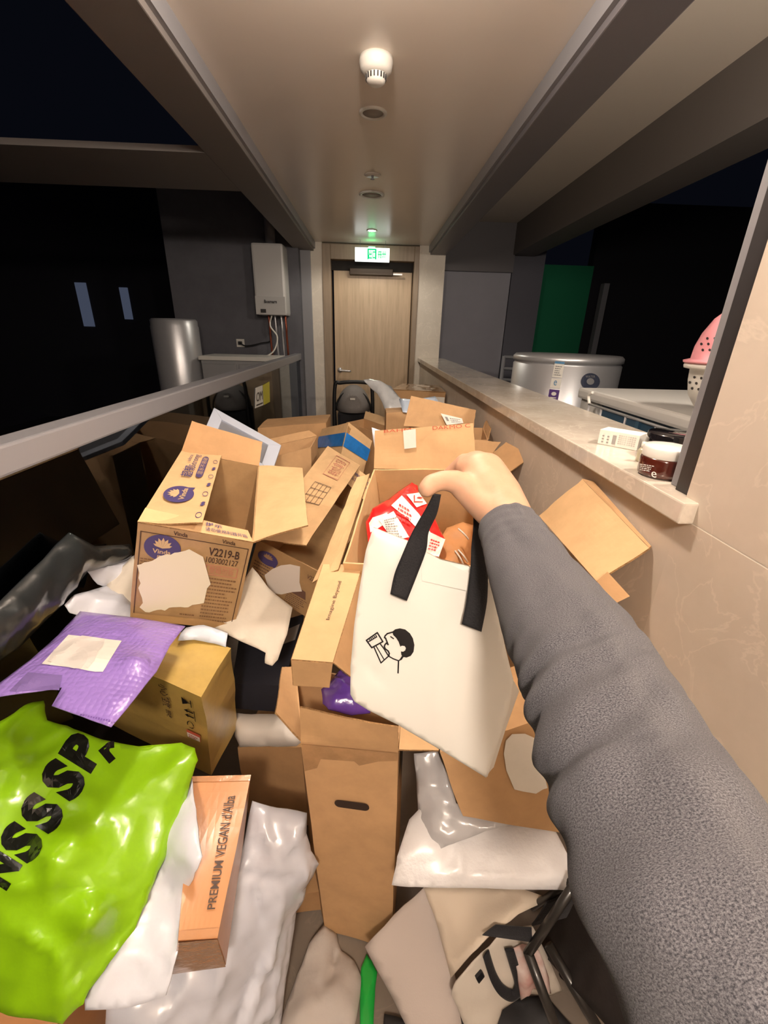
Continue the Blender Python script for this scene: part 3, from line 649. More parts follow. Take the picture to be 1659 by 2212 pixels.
printed(t, 'round_emblem', cylmap(cr, .345), [('p', ell(.5, .5, .5, .5, 30))], mat('emblem_navy', (.05, .06, .10), .5), .1)
printed(t, 'emblem_text', cylmap(cr, .347), [('t', 'WATER', .25, .72, .75, .86, 0), ('p', ell(.5, .5, .2, .2, 20))], steel, .1)

t = thing('chest_unit', (1.2, 1.6, 0), 'white chest appliance with a blue recessed front beyond the sill', 'appliance')
wp = mat('appliance_white', (.66, .65, .62), .35)
b = bmesh.new(); box(.95, .80, 0, 1.55, 1.95, .35, b); box(.95, 1.80, .35, 1.55, 1.95, 1.20, b); box(1.02, .80, .35, 1.55, 1.80, 1.20, b)
put('chest_body', b, wp, t, bevel=.006)
put('chest_lid', box(.935, .78, 1.20, 1.57, 1.965, 1.245), wp, t, bevel=.012)
bl = mat('blue_panel', (.035, .085, .14), .4)
put('blue_panel', box(.965, .82, .36, 1.02, 1.79, 1.198), bl, t, bevel=.003)
for yy in (1.15, 1.5): put('panel_rib', box(.955, yy, .36, .966, yy+.02, 1.198), mat('blue_rib', (.05, .12, .19), .4), t)
put('knob', lathe((.945, 1.89, 1.222), [(0, -.008), (.008, -.008), (.008, .008), (0, .008)], 12), metal_grey, t)
t = thing('wire_rack', (.89, 1.4, 0), 'thin wire rack standing in front of the blue panel', 'rack')
put('top_rail', ring_tube([(.885, .8, 1.205), (.885, 1.74, 1.205)], .005, n=8), steel, t, smooth=True)
put('end_hook', ring_tube(curve_pts([(.885, 1.74, 1.205), (.885, 1.76, 1.235), (.885, 1.73, 1.25)], 4), .006, n=8), white_plastic, t, smooth=True)
for yy in (.95, 1.12, 1.30, 1.47, 1.64, 1.74): put('upright', ring_tube([(.885, yy, 0), (.885, yy, 1.205)], .004, n=8), steel, t, smooth=True)
for zz in (.4, .8): put('lower_rail', ring_tube([(.885, .8, zz), (.885, 1.74, zz)], .004, n=8), steel, t, smooth=True)
t = thing('rail_frame', (1.45, 4.6, 0), 'grey three-bar rail beside the silver drum', 'rack')
put('bar', ring_tube([(1.36, 4.6, 0), (1.36, 4.6, 1.26)], .02, n=12), metal_grey, t, smooth=True)
for zz in (1.25, 1.14, 1.03): put('bar', ring_tube([(1.36, 4.6, zz), (1.95, 4.2, zz)], .016, n=12), metal_grey, t, smooth=True)
# pink and white perforated pod
t = thing('pet_basket', (1.1, 1.25, 1.246), 'pink domed lid on a white perforated tub beside the window post', 'basket')
pc = D(1566, 905, 1.25); pc.z = 1.246; pinkp = mat('pink_plastic', (.80, .33, .37), .4)
def pod(prof):
    bm = lathe(pc, prof, 48); 
    for v in bm.verts: v.co.y = pc.y + (v.co.y-pc.y)*.8
    return bm
put('white_tub', pod([(0, 0), (.05, 0), (.085, .02), (.115, .06), (.125, .10), (.128, .13), (.145, .133), (.147, .14), (.145, .147), (0, .147)]), white_plastic, t, smooth=True)
put('pink_lid', pod([(0, .147), (.15, .147), (.152, .153), (.134, .158), (.132, .19), (.122, .225), (.102, .262), (.072, .29), (.035, .305), (0, .31)]), pinkp, t, smooth=True)
def onpod(u, v, z0, z1, prof, off=.0012):
    # march the view ray to the pod skin
    for k in range(900):
        p = EYE + ray(u, v)*(1.0 + k*.001); z = p.z-pc.z
        if z < prof[0][1] or z > prof[-1][1]: continue
        for (ra, za), (rb, zb) in zip(prof, prof[1:]):
            if za <= z <= zb: rr = ra+(rb-ra)*((z-za)/(zb-za+1e-9))
        if (p.x-pc.x)**2+((p.y-pc.y)/.8)**2 <= (rr+off)**2: return p
    return None
pl = [(.134, .158), (.132, .19), (.122, .225), (.102, .262), (.072, .29)]; pw = [(.085, .02), (.115, .06), (.125, .10), (.128, .13)]
def pod_holes(ctrs, prof, name):
    bm = bmesh.new()
    for cx, cy in ctrs:
        c0 = onpod(cx, cy, 0, 0, prof)
        if c0 is None: continue
        ps = [onpod(cx+2.9*math.cos(a*math.pi/5), cy+3.0*math.sin(a*math.pi/5), 0, 0, prof) for a in range(10)]
        if any(p is None for p in ps): continue
        bm.faces.new([bm.verts.new(p) for p in ps])
    if bm.faces: put(name, bm, metal_dark, t)
    else: bm.free()
pod_holes([(1528, 731), (1544, 731), (1515, 743), (1530, 743), (1547, 743), (1518, 756), (1533, 756)], pl, 'lid_holes')
pod_holes([(1500, 815), (1515, 817), (1490, 826), (1504, 828), (1520, 830), (1495, 839), (1509, 841)], pw, 'tub_holes')

# ------------------------------------------------------------------ on the sill
ZL = 1.2075
a, b2 = Z(1290, 958, ZL), Z(1375, 974, ZL)
t = thing('medicine_box', (a.x+.05, a.y, ZL), 'small white printed carton lying on the marble sill', 'box')
dv = (b2-a); L = dv.length; dv.normalize(); pv = V((dv.y, -dv.x, 0)) * -1
pv = pv if pv.x > 0 else -pv
f0, f1 = a, a+dv*L; hh = V((0, 0, .036)); dd = pv*.05
b = hexa([f0, f1, f1+dd, f0+dd, f0+hh, f1+hh, f1+dd+hh, f0+dd+hh]); put('carton', b, paper, t, bevel=.001)
mq = fmap([f0, f1, f1+hh, f0+hh], .0012)
if (nrm([f0, f1, f1+hh, f0+hh])).dot(EYE-f0) < 0: mq = fmap([f0, f1, f1+hh, f0+hh], -.0012)
it = [('t', 'ABCDEF GHI', .50, .75-.12*k, .93, .82-.12*k, 0) for k in range(5)] + [('p', ell(.12+.13*(k % 2), .2+.2*(k//2), .03, .06, 8)) for k in range(6)] + [('p', [(.36, .15), (.45, .15), (.45, .75), (.36, .75)])]
printed(t, 'printed_text', mq, [i for i in it if i[0] == 'p'] + [('t', '使用方法 注意事項', .50, .74-.13*k, .93, .83-.13*k, 0) for k in range(5)], mat('grey_ink', (.32, .31, .30), .6), 0)
JC = Z(1425, 1026, ZL)
t = thing('cream_jar', JC, 'brown glass cream jar with a white lid near the sill end', 'jar')
amber = mat('amber_glass', (.075, .014, .008), .12, spec=.7, coat=.6)
put('jar_glass', lathe(JC, [(0, 0), (.036, 0), (.040, .004), (.041, .010), (.041, .034), (.038, .039), (0, .039)], 48), amber, t, smooth=True)
put('lid', lathe(JC, [(0, .036), (.0385, .036), (.0395, .039), (.0395, .054), (.037, .058), (0, .0585)], 48), mat('lid_white', (.80, .78, .73), .3), t, smooth=True)
def jar_print(u, v):
    d = ray(u, v); o = EYE-JC; aa = d.x**2+d.y**2; bb = 2*(o.x*d.x+o.y*d.y); cc = o.x**2+o.y**2-.0416**2
    return EYE + d*((-bb-math.sqrt(max(0, bb*bb-4*aa*cc)))/(2*aa))
jm = lambda s, t_: jar_print(1382+(1420-1382)*s, 1034+(1006-1034)*t_-6*(1-s))
printed(t, 'printed_text', jm, dashes(0, .42, .85, .98, 4, 5, .45) + [('t', 'e', .66, .05, .95, .5, 0)], ink_white, .1)
JB = Z(1442, 985, ZL)
t = thing('black_jar', JB, 'wide black screw jar behind the brown jar on the sill', 'jar')
put('jar_body', lathe(JB, [(0, 0), (.040, 0), (.045, .005), (.046, .012), (.046, .022), (0, .024)], 48), mat('smoked_glass', (.10, .09, .09), .1, coat=.5), t, smooth=True)
put('lid', lathe(JB, [(0, .022), (.050, .022), (.051, .026), (.051, .050), (.048, .054), (.01, .055), (0, .055)], 48), mat('gloss_black', (.012, .010, .012), .08, coat=1), t, smooth=True)
VB = Z(1383, 996, ZL)
t = thing('small_vial', VB, 'small clear vial standing left of the black jar', 'bottle')
put('vial', lathe(VB, [(0, 0), (.009, 0), (.010, .003), (.010, .024), (.005, .03), (0, .03)], 20), mat('vial_glass', (.55, .50, .36), .1, coat=.5), t, smooth=True)
put('cap', lathe(VB, [(0, .03), (.006, .03), (.006, .042), (0, .042)], 16), white_plastic, t, smooth=True)
# ------------------------------------------------------------------ the pile: fitted cartons
def carton(label, c, body, open_top=True, flaps=None, seed=0, fmats=None, name='cardboard_box', group=None, th=.004, rough=.0016, curls=None, cat='box'):
    t = thing(name, ctr8(c), label, cat, group)
    t_body = put('box_body', carton_body(c, open_top, th, rough, seed), body, t)
    out = {}
    for i, (k, q) in enumerate((flaps or {}).items()):
        fm = (fmats or {}).get(k, kraft)
        out[k] = put('flap', slab(q, th*.9, 14, 10, (curls or {}).get(k, 0), .002, seed+i*3+1, torn=.02), [fm, card_edge], t)
    return t, t_body, out
def simple(flt, frt, depth, h, drop=None, tilt=(0, 0, 0)):
    """corner table of a carton from its two front top corners; h: height, or None to reach the floor"""
    a, b = V(flt), V(frt); x = (b-a); n = V((-x.y, x.x, 0)).normalized()*depth + V((0, 0, tilt[0])); 
    if n.y < 0: n = V((-n.x, -n.y, n.z))
    hz = V((tilt[1], tilt[2], -(h if h else min(a.z, b.z)-.002)))
    r = {'LFT': a, 'RFT': b, 'RBT': b+n, 'LBT': a+n, 'LFD': a+hz, 'RFD': b+hz, 'RBD': b+n+hz, 'LBD': a+n+hz}
    for k in r: r[k] = V((max(-.70, min(.525, r[k].x)), r[k].y, r[k].z))
    return r

# tissue carton with its flaps open
c = BX['vinda']['c']; f = BX['vinda']['f']
f = dict(f); q = [V(p) for p in f['F']]; q[3] = q[0]+V((.006, .03, .02)); q[2] = D(535, 1147, (V(q[2])-EYE).dot(FW)); f['F'] = q
t, tb, fl = carton('brown tissue carton with a cream label, top flaps open, resting on the purple mailer', c, kraft_print, True, f, 3, {'L': kraft_pale, 'B': kraft_deep, 'R': kraft_pale, 'F': kraft_pale}, curls={'R': .012, 'L': -.006})
fm = facemap(c, 'F', .0035)
def vinda_logo(parent, mp, cx, cy, rx, ry, rot=0, sub=True):
    R = lambda pts: [(cx+(x*math.cos(rot)*rx - y*math.sin(rot)*rx), cy+(x*math.sin(rot)*ry + y*math.cos(rot)*ry)) for x, y in pts]
    o = ell(0, 0, 1, 1, 36); o = [(x*(1 if y < .3 or x < .2 else 1.0), y) for x, y in o]
    printed(parent, 'printed_logo', mp, [('p', R(o)), ('p', R([(.55, -.75), (.98, -.92), (.92, -.4)]))], ink_navy, .03)
    it = []
    for k in range(7):
        a = math.radians(20+140*k/6); ln = .5+.12*math.sin(math.pi*k/6); w = .075
        base = (0, -.02); tip = (math.cos(a)*ln*1.1, .05+math.sin(a)*ln*1.2); nx, ny = -math.sin(a)*w, math.cos(a)*w
        it.append(('p', R([base, (tip[0]*.7+nx*1.2, tip[1]*.7+ny*1.2), (tip[0], tip[1]), (tip[0]*.7-nx*1.2, tip[1]*.7-ny*1.2)])))
    return it, R
it, R = vinda_logo(tb, fm, .225, .80, .155, .13)
def txt_in(parent, mp, name, s, cx, cy, w, h, R, m, bold=.02):
    vs, fs = text_geo(s, bold); bm = bmesh.new(); vv = [bm.verts.new((*R([(cx+(x-.5)*w, cy+(y-.5)*h)])[0], 0)) for x, y in vs]
    for ff in fs:
        try: bm.faces.new([vv[i] for i in ff])
        except ValueError: pass
    for v in bm.verts: v.co = mp(v.co.x, v.co.y)
    return put(name, bm, m, parent)
fm2 = facemap(c, 'F', .0045)
printed(tb, 'logo_petals', fm2, it, ink_kraft, .03); txt_in(tb, fm2, 'logo_text', 'Vinda', -.02, -.28, 1.0, .34, R, ink_kraft); txt_in(tb, fm2, 'logo_text', '维达', 0, -.68, .5, .26, R, ink_kraft)
printed(tb, 'printed_text', fm, [('t', 'V2219-B', .62, .80, .90, .885, 0, .02), ('t', '1003002127', .61, .725, .90, .785, 0)], ink_brown, 0)
printed(tb, 'red_stamp', fm, stroke([(.62, .60), (.91, .60), (.91, .70), (.62, .70), (.62, .60)], .008) + [('t', '整箱勿拆', .65, .615, .88, .69, 0)], ink_pink, .03)
fr = stroke([(.035, .04), (.965, .04), (.965, .93), (.035, .93), (.035, .04)], .007)
printed(tb, 'printed_frame', fm, fr + [('t', 'Vinda', .30, .945, .42, .985, 0, .01), ('t', 'Vinda', .72, .945, .84, .985, 0, .01)], ink_brown, .03)
bpm = mat('brown_print', (.21, .11, .05), .6)
for dz in (dashes(.64, .06, .94, .58, 13, 12, .42, 3), dashes(.05, .60, .30, .68, 3, 9, .4, 5), dashes(.45, .05, .60, .14, 2, 6, .4, 8)): printed(tb, 'small_print', fm, dz, bpm, .05)
jg = random.Random(4)
lb = []
for k in range(15): lb.append((.03+.42*k/14, .60+.24*k/14 + jg.uniform(-.012, .02)))
lb += [(.58, .78), (.69, .50), (.665, .45)]
for k in range(16): lb.append((.66-.52*k/15, .27-.16*k/15 + jg.uniform(-.025, .012)))
for k in range(8): lb.append((.10-.06*k/7+jg.uniform(-.02, .02), .15+.42*k/8))
printed(tb, 'packing_tape', facemap(c, 'F', .0048), [('p', [(.02, .0), (.99, .0), (.98, .06), (.7, .09), (.4, .05), (.02, .08)])], mat('tape_gloss_strip', (.46, .28, .13), .12, coat=1, bump=(25, .8, .004)), .04)
printed(tb, 'shipping_label', facemap(c, 'F', .0052), [('p', lb)], mat('label_beige', (.80, .74, .58), .6), .04, label='cream shipping label covering the box front')
q = [V(p) for p in f['L']]   # hinge from front to back
flm = towards(q, .008)
it, R = vinda_logo(fl['L'], lambda a, b_: flm(a, 1-b_), .31, .57, .105, .27)
printed(fl['L'], 'logo_petals', lambda a, b_: towards(q, .0092)(a, 1-b_), it, ink_kraft, .03)
mpL = towards(q, .0092)
printed(fl['L'], 'logo_text', lambda a, b_: mpL(a, 1-b_), [('t', 'Vinda', .235, .44, .385, .54, 0, .02)], ink_kraft, 0)
printed(fl['L'], 'printed_text', lambda a, b_: mpL(a, 1-b_), [('t', '超韧', .55, .48, .72, .72, 0, .012), ('t', 'Strong', .72, .46, .94, .64, 0), ('t', 'ultra', .80, .66, .92, .74, 0)], ink_navy, 0)
printed(fl['L'], 'printed_banner', lambda a, b_: mpL(a, 1-b_), [('p', rrect(.56, .27, .93, .42, .07, .05))], ink_navy, .05)
printed(fl['L'], 'banner_text', lambda a, b_: towards(q, .0102)(a, 1-b_), [('t', '湿水不易破', .60, .29, .90, .40, 0)], ink_kraft, 0)
printed(fl['L'], 'small_marks', mpL, sum([stroke(ell(.08+.13*k, .90, .03, .05, 10)+[(.11+.13*k, .90)], .007) if k % 2 == 0 else [('p', ell(.08+.13*k-.015+.012*j, .90+.02*(j % 2), .008, .035, 6)) for j in range(4)] for k in range(7)], []), ink_navy, 0)
qF = [V(p) for p in f['F']]; mpF = towards(qF, .005)
printed(fl['F'], 'printed_text', mpF, [('t', '提示', .56, .55, .72, .85, 0, .01), ('t', '请勿使用利器开箱', .56, .15, .95, .45, 0)], ink_navy, 0)

# second tissue carton, tilted, behind
c = dict(BX['vinda2']['c']); f = {k: list(v) for k, v in BX['vinda2']['f'].items()}
lbt = D(708, 964, (V(c['LBT'])-EYE).dot(FW)); c['LBT'] = lbt; f['L'][1] = lbt; f['B'][0] = lbt
t, tb, fl = carton('tilted tissue carton with a torn white label and red stamped flap behind the first', c, kraft_print, True, f, 9, {'L': kraft_pale, 'B': kraft_pale})
fm = facemap(c, 'F', .0035)
it, R = vinda_logo(tb, fm, .22, .74, .15, .14); printed(tb, 'logo_petals', facemap(c, 'F', .0042), it, mat('dull_card', (.36, .22, .12), .6), .03)
bp2 = mat('brown_print2', (.16, .085, .06), .6)
printed(tb, 'printed_text', fm, [('t', 'V2219', .80, .78, .97, .87, 0, .01)], bp2, 0)
for dz in (dashes(.05, .2, .3, .6, 6, 8, .4), dashes(.62, .08, .95, .32, 6, 9, .4), [('p', [(.66, .34), (.90, .34), (.86, .50), (.72, .52)])]): printed(tb, 'small_print', fm, dz, bp2, .05)
jg = random.Random(11)
lp = [(x+jg.uniform(-.03, .03), y+jg.uniform(-.02, .02)) for x, y in [(.25, .38), (.30, .60), (.42, .76), (.55, .88), (.66, .93), (.72, .82), (.76, .62), (.80, .50), (.66, .34), (.55, .18), (.42, .10), (.33, .22)]]
printed(tb, 'shipping_label', facemap(c, 'F', .005), [('p', lp)], mat('label_pinkwhite', (.80, .73, .66), .6), .04, label='torn off white label')
q = [V(p) for p in f['L']]; m_ = towards(q, .005)
printed(fl['L'], 'red_stamp', m_, stroke([(.66, .35), (.94, .35), (.94, .75), (.66, .75), (.66, .35)], .008) + [('t', '轻拿勿摔', .69, .40, .91, .70, 180, .0)], ink_pink, .04)
printed(fl['L'], 'printed_grid', m_, sum([stroke([(.34+.07*i, .30), (.34+.07*i, .72)], .005) for i in range(4)], []) + sum([stroke([(.34, .30+.105*i), (.55, .30+.105*i)], .008) for i in range(5)], []), ink_brown, .04)
printed(fl['B'], 'printed_text', towards(f['B'], .005), [('t', '本箱内共十六提纸巾', .15, .45, .9, .62, 180), ('t', '谢谢惠顾', .3, .22, .8, .38, 180)], ink_navy, .0)

# tall narrow carton in the middle
c = BX['tall']['c']; f = BX['tall']['f']
t, tb, fl = carton('tall narrow brown carton with an oval hand hole, standing on the floor', c, kraft, True, f, 21, {'F': kraft, 'L': kraft, 'R': kraft_pale}, curls={'R': .0}, rough=.0022)
printed(tb, 'hand_hole', facemap(c, 'F', .0042), [('p', rrect(.31, .735, .70, .768, .0165, .055))], mat('hole_dark', (.035, .018, .01), .9), .05, label='dark oval hand hole')
printed(tb, 'packing_tape', facemap(c, 'F', .0048), [('p', [(.01, .995), (.99, .995), (.99, .965), (.8, .955), (.6, .93), (.55, .945), (.2, .94), (.15, .90), (.01, .88)])], tape_clear, .05)
printed(tb, 'side_hole', facemap(c, 'R', .004), [('p', [(.3, .74), (.75, .72), (.8, .90), (.55, .93), (.3, .89)])], black_rub, .05)

# orange taped carton with the serif print
c = BX['premium']['c']
t, tb, fl = carton('narrow orange carton wrapped in clear tape, printed PREMIUM VEGAN, beside the green bag', c, kraft_orange, False, None, 31, rough=.001)
mp = facemap(c, 'T', .003)
printed(tb, 'printed_text', mp, [('t', "PREMIUM VEGAN d'Alba", .60, .14, .80, .84, 90, .008)], ink_brown, 0)
tom = mat('tape_over_orange', (.52, .26, .12), .12, coat=1, bump=(30, .6, .003))
for y0, y1 in ((0, .045), (.955, 1)): printed(tb, 'clear_tape', facemap(c, 'T', .0022), [('p', [(0, y0), (1, y0), (1, y1), (0, y1)])], tom, .06)
printed(tb, 'end_tape', facemap(c, 'F', .0022), [('p', [(0, .0), (1, .0), (1, 1), (0, 1)])], tom, .06)

# heavy taped carton below the purple mailer
c = {k: [max(-.70, v[0]), v[1], v[2]-.012] for k, v in BX['taped']['c'].items()}
t, tb, fl = carton('brown carton in shiny yellowed tape with handling icons, under the purple mailer', c, kraft_taped, False, None, 41, rough=.0035)
mp = facemap(c, 'F', .0075)
gl = [('p', [(.872, .93), (.872, .85), (.910, .88), (.910, .90)]), ('p', [(.910, .885), (.930, .887), (.930, .893), (.910, .895)]), ('p', [(.930, .85), (.937, .85), (.937, .93), (.930, .93)])]
ar = []
for yy in (.79, .735): ar += [('p', [(.875, yy), (.90, yy+.02), (.90, yy+.007), (.94, yy+.007), (.94, yy-.007), (.90, yy-.007), (.90, yy-.02)])]
ar += [('p', [(.945, .70), (.950, .70), (.950, .82), (.945, .82)])]
rc = sum([stroke([(.905+.022*math.cos(a+d), .63+.04*math.sin(a+d)) for d in (0, .45, .9, 1.35)], .007) for a in (0, 2.09, 4.19)], [])
printed(tb, 'handling_icons', mp, [(k, [(x, y) for x, y in p]) for k, p in gl+ar+rc], ink_black, 0)
printed(tb, 'printed_text', mp, [('t', '小心轻放', .72, .72, .78, .98, -90, .02), ('t', '回收', .73, .60, .77, .69, -90, .02)], ink_brown, 0)
printed(tb, 'red_sticker', mp, [('p', [(.865, .46), (.965, .46), (.965, .55), (.865, .55)])], ink_red, 0)
printed(tb, 'sticker_face', facemap(c, 'F', .0082), [('p', [(.868, .463), (.962, .463), (.962, .52), (.868, .52)])], paper, 0); printed(tb, 'sticker_text', facemap(c, 'F', .009), dashes(.88, .47, .95, .513, 2, 5, .5), ink_red, 0)

# black shoe box
c = BX['black']['c']
bb = mat('black_box_card', (.03, .032, .045), .45, nz=(10, .2), bump=(40, .2, .001))
t, tb, fl = carton('black lidded box with a strip of tape, in the gap right of the taped carton', c, bb, False, None, 51, rough=.0006)
cc = {k: V(v) for k, v in c.items()}; cen = sum(cc.values(), V())/8
lid = {}
for k, v in cc.items():
    o = V((v.x-cen.x, v.y-cen.y, 0)).normalized()*.004
    lid[k] = v+o+V((0, 0, .004)) if k[2] == 'T' else cc[k[:2]+'T']+(cc[k[:2]+'D']-cc[k[:2]+'T'])*.42+o
put('lid', carton_body(lid, False, .002, .0006, 52), bb, t)
printed(t, 'tape_strip', facemap(lid, 'T', .002), [('p', [(.45, .50), (.98, .60), (.98, .84), (.50, .74)])], mat('grey_tape', (.42, .40, .38), .4), .05, label='grey white tape strip')

# snack carton with its high back flap
c = BX['snack']['c']; f = BX['snack']['f']
q = [V(p) for p in f['B']]
t, tb, fl = carton('large open carton with a high back flap holding a red snack bag, behind the hand', c, kraft_pale, True, f, 61, {'B': kraft_pale}, rough=.003)
mp = towards(q, .005)
printed(fl['B'], 'red_print', mp, [('t', 'BAHM', .10, .93, .38, 1.0, 0, .0), ('t', 'DAKMO C', .60, .92, .97, 1.0, 0, .0)], ink_red, .0)
printed(fl['B'], 'white_tape', towards(q, .0058), [('p', [(.31, .50), (.43, .53), (.43, .97), (.30, .95)])], tape_white, .05, label='strip of white tape')
q2 = [V(c['LBT'])+V((-.012, .01, -.02)), V(c['LFT'])+V((-.012, 0, -.02)), V(c['LFT'])+V((-.07, -.01, -.05)), V(c['LBT'])+V((-.05, .01, -.03))]
put('flap', slab(q2, .004, 12, 6, 0, .003, 64, torn=.03), [kraft_pale, card_edge], t)

# carton with the blue tape band
c = BX['blue']['c']
t, tb, fl = carton('brown carton banded with bright blue tape at the middle of the pile', c, kraft_pale, False, None, 71)
for k in 'LF': printed(tb, 'blue_tape', facemap(c, k, .004), [('p', [(0, .60), (1, .60), (1, .83), (0, .83)])], tape_blue, .06, label='blue tape band')
printed(tb, 'crushed_edge', facemap(c, 'F', .004), [('p', [(.0, .95), (.12, .93), (.10, .85), (.0, .83)])], card_edge, .0)

# mailer lid printed Imagine Beyond
c = {k: V(v) for k, v in BX['imagine']['c'].items()}
t = thing('mailer_box', ctr8(c), 'narrow tan mailer box printed Imagine Beyond, leaning behind the tall carton', 'box')
top = put('top_panel', slab([c['LFT'], c['RFT'], c['RBT'], c['LBT']], .003, 6, 14, 0, .0008, 81), [kraft_pale, card_edge], t)
printed(top, 'printed_text', towards([c['LFT'], c['RFT'], c['RBT'], c['LBT']], .0028), [('t', 'Imagine Beyond', .52, .36, .64, .78, 90)], ink_brown, 0)
fD = [c['LFT'], c['RFT'], D(712, 1484, (c['RFD']-EYE).dot(FW)), D(634, 1480, (c['LFD']-EYE).dot(FW))]
put('front_lip', slab(fD, .003, 6, 6, 0, .0006, 82), [kraft, card_edge], t)
r3 = [c['RBT'], c['RFT'], D(757, 1462, (c['RFT']-EYE).dot(FW)+.03), D(800, 1300, (c['RBT']-EYE).dot(FW)+.06)]
put('side_panel', slab(r3, .003, 8, 6, 0, .001, 83), [kraft, card_edge], t)
l3 = [c['LFT'], c['LBT'], c['LBD'], c['LFD']]; put('side_panel', slab(l3, .003, 8, 6, 0, .001, 84), [kraft, card_edge], t)

# ---- simpler cartons around the back of the pile
def bg(label, flt, frt, depth, h, body, seed, open_top=True, tilt=(0, 0, 0), flaps=(), group=None, mats=None):
    c = simple(flt, frt, depth, h, tilt=tilt); q = {}
    for k, pts in flaps: q[k] = pts(c) if callable(pts) else pts
    return (*carton(label, c, body, open_top, q, seed, mats or {}, group=group, rough=.0025), c)
bg('dark brown long carton rim across the pile behind the picture frame', Y(556, 924, 2.3), Y(705, 913, 2.3), .25, None, kraft_deep, 101, open_top=False)
t, tb, fl, c = bg('tan open carton with a raised back panel left of the blue taped one', Y(572, 990, 1.72), Y(672, 968, 1.72), .22, None, kraft, 103,
    flaps=[('B', lambda c: [c['LBT'], c['RBT'], Y(668, 930, 1.98), Y(572, 950, 1.98)])])
t, tb, fl, c = bg('open carton with lit rim standing before the stroller', Y(748, 912, 2.55), Y(815, 936, 2.4), .16, None, kraft_deep, 105,
    flaps=[('B', lambda c: [c['LBT'], c['RBT'], c['RBT']+V((.02, .09, .03)), c['LBT']+V((.01, .09, .03))])], mats={'B': kraft_pale})
bg('plain carton face between the clear bag and the tilted flap carton', Y(834, 893, 2.16), Y(885, 890, 2.16), .16, None, kraft, 107, open_top=False)
t, tb, fl, c = bg('carton with a wide tilted flap carrying a triangular shipping label', Y(862, 945, 1.85), Y(1055, 950, 1.72), .26, None, kraft, 109,
    flaps=[('B', lambda c: [Y(872, 920, 1.98), Y(1022, 932, 1.98), Y(1028, 886, 2.02), Y(888, 855, 2.02)]), ('R', lambda c: [c['RFT'], c['RBT'], Y(1050, 905, 2.0), Y(1060, 925, 1.75)])], mats={'B': kraft, 'R': kraft})
q = [Y(872, 920, 1.97), Y(1022, 932, 1.97), Y(1028, 886, 2.01), Y(888, 855, 2.01)]
lq = [Y(965, 918, 1.965), Y(1001, 914, 1.965), Y(998, 904, 1.975), Y(952, 893, 1.985)]
put('shipping_label', slab(lq, .001, 4, 4, 0, 0, 1), paper, fl['B'])
printed(fl['B'], 'label_print', towards(lq, .0015), dashes(.35, .15, .9, .75, 3, 6, .5) + [('p', [(.12, .35), (.25, .35), (.25, .75), (.12, .75)])], mat('grey_print', (.25, .25, .25), .6), 0)
t, tb, fl, c = bg('carton bound with glossy brown tape farthest back by the door', Y(848, 842, 3.15), Y(972, 848, 3.05), .4, None, kraft_deep, 111, open_top=False)
put('packing_tape', slab([c['LFT'], c['RFT'], c['RBT'], c['LBT']], .003, 8, 6, 0, .004, 3, side=1), tape_clear, t)
printed(tb, 'blue_white_sticker', facemap(c, 'F', .006), [('p', [(.80, .90), (.99, .90), (.99, .97), (.80, .97)])], paper, 0)
t, tb, fl, c = bg('carton with a folded out flap pointing at the stone wall, right of the hand', Y(985, 1010, 1.50), Y(1062, 1000, 1.46), .2, None, kraft_deep, 113,
    flaps=[('B', lambda c: [Y(1010, 1000, 1.62), Y(1048, 1000, 1.62), Y(1082, 955, 1.66), Y(1018, 950, 1.66)]),
           ('R', lambda c: [D(1085, 1032, 1.52), D(1052, 988, 1.62), D(1094, 956, 1.60), D(1151, 985, 1.475)])], mats={'B': kraft, 'R': kraft_deep})
# right-hand cartons behind the arm
cM = simple(D(1125, 1190, 1.0), D(1240, 1345, .86), .001, .4); a_, b_ = V(cM['LFT']), V(cM['RFT'])
cM = simple((.36, .72, .93), (.50, .73, .93), .14, None)
t, tb, fl = carton('carton with a broad sunlit flap leaning on the stone wall beside the sleeve'.replace('sunlit', 'bright tan'), cM, kraft_deep, True,
    {'R': [X(1290, 1257, .42), X(1165, 1115, .46), X(1258, 1035, .525), X(1403, 1184, .525)]}, 121, {'R': kraft_pale})
put('crease_strip', slab([X(1403, 1184, .525), X(1258, 1035, .525), X(1283, 1041, .532), X(1407, 1180, .532)], .003, 10, 3, 0, .001, 6), [kraft, card_edge], t)
put('flap', slab([X(1270, 1275, .40), X(1312, 1235, .43), X(1360, 1288, .46), X(1320, 1308, .43)], .004, 6, 6, 0, .001, 7), [kraft_deep, card_edge], t)
cN = {'LFT': D(948, 1625, .80), 'RFT': D(1150, 1560, .80), 'LFD': D(1000, 1762, .84), 'RFD': D(1215, 1800, .84)}
for k in ('LFT', 'RFT', 'LFD', 'RFD'): cN[k[0]+'B'+k[2]] = cN[k] + V((.03, .17, -.02))
t, tb, fl = carton('plain tan carton under the tote corner, half behind the grey sleeve', cN, kraft, False, None, 123, rough=.002)
jg = random.Random(5); lp = [(x+jg.uniform(-.015, .015), y+jg.uniform(-.03, .03)) for x, y in [(.60, .62), (.62, .78), (.68, .90), (.78, .97), (.88, .93), (.97, .90), (.97, .45), (.92, .42), (.85, .40), (.72, .38), (.62, .45)]]
printed(tb, 'shipping_label', facemap(cN, 'F', .004), [('p', lp)], paper, .05, label='ragged white shipping label')
# dark cartons in the gaps, carrying the ones above
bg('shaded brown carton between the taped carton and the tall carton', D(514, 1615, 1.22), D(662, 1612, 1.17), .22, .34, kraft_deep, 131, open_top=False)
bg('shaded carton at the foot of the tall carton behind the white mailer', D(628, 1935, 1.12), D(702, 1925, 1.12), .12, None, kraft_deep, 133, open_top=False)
bg('brown carton corner peeping out under the green bag at the lower left', Z(-110, 2330, .34), Z(92, 2290, .34), .16, None, kraft_orange, 135, open_top=False)
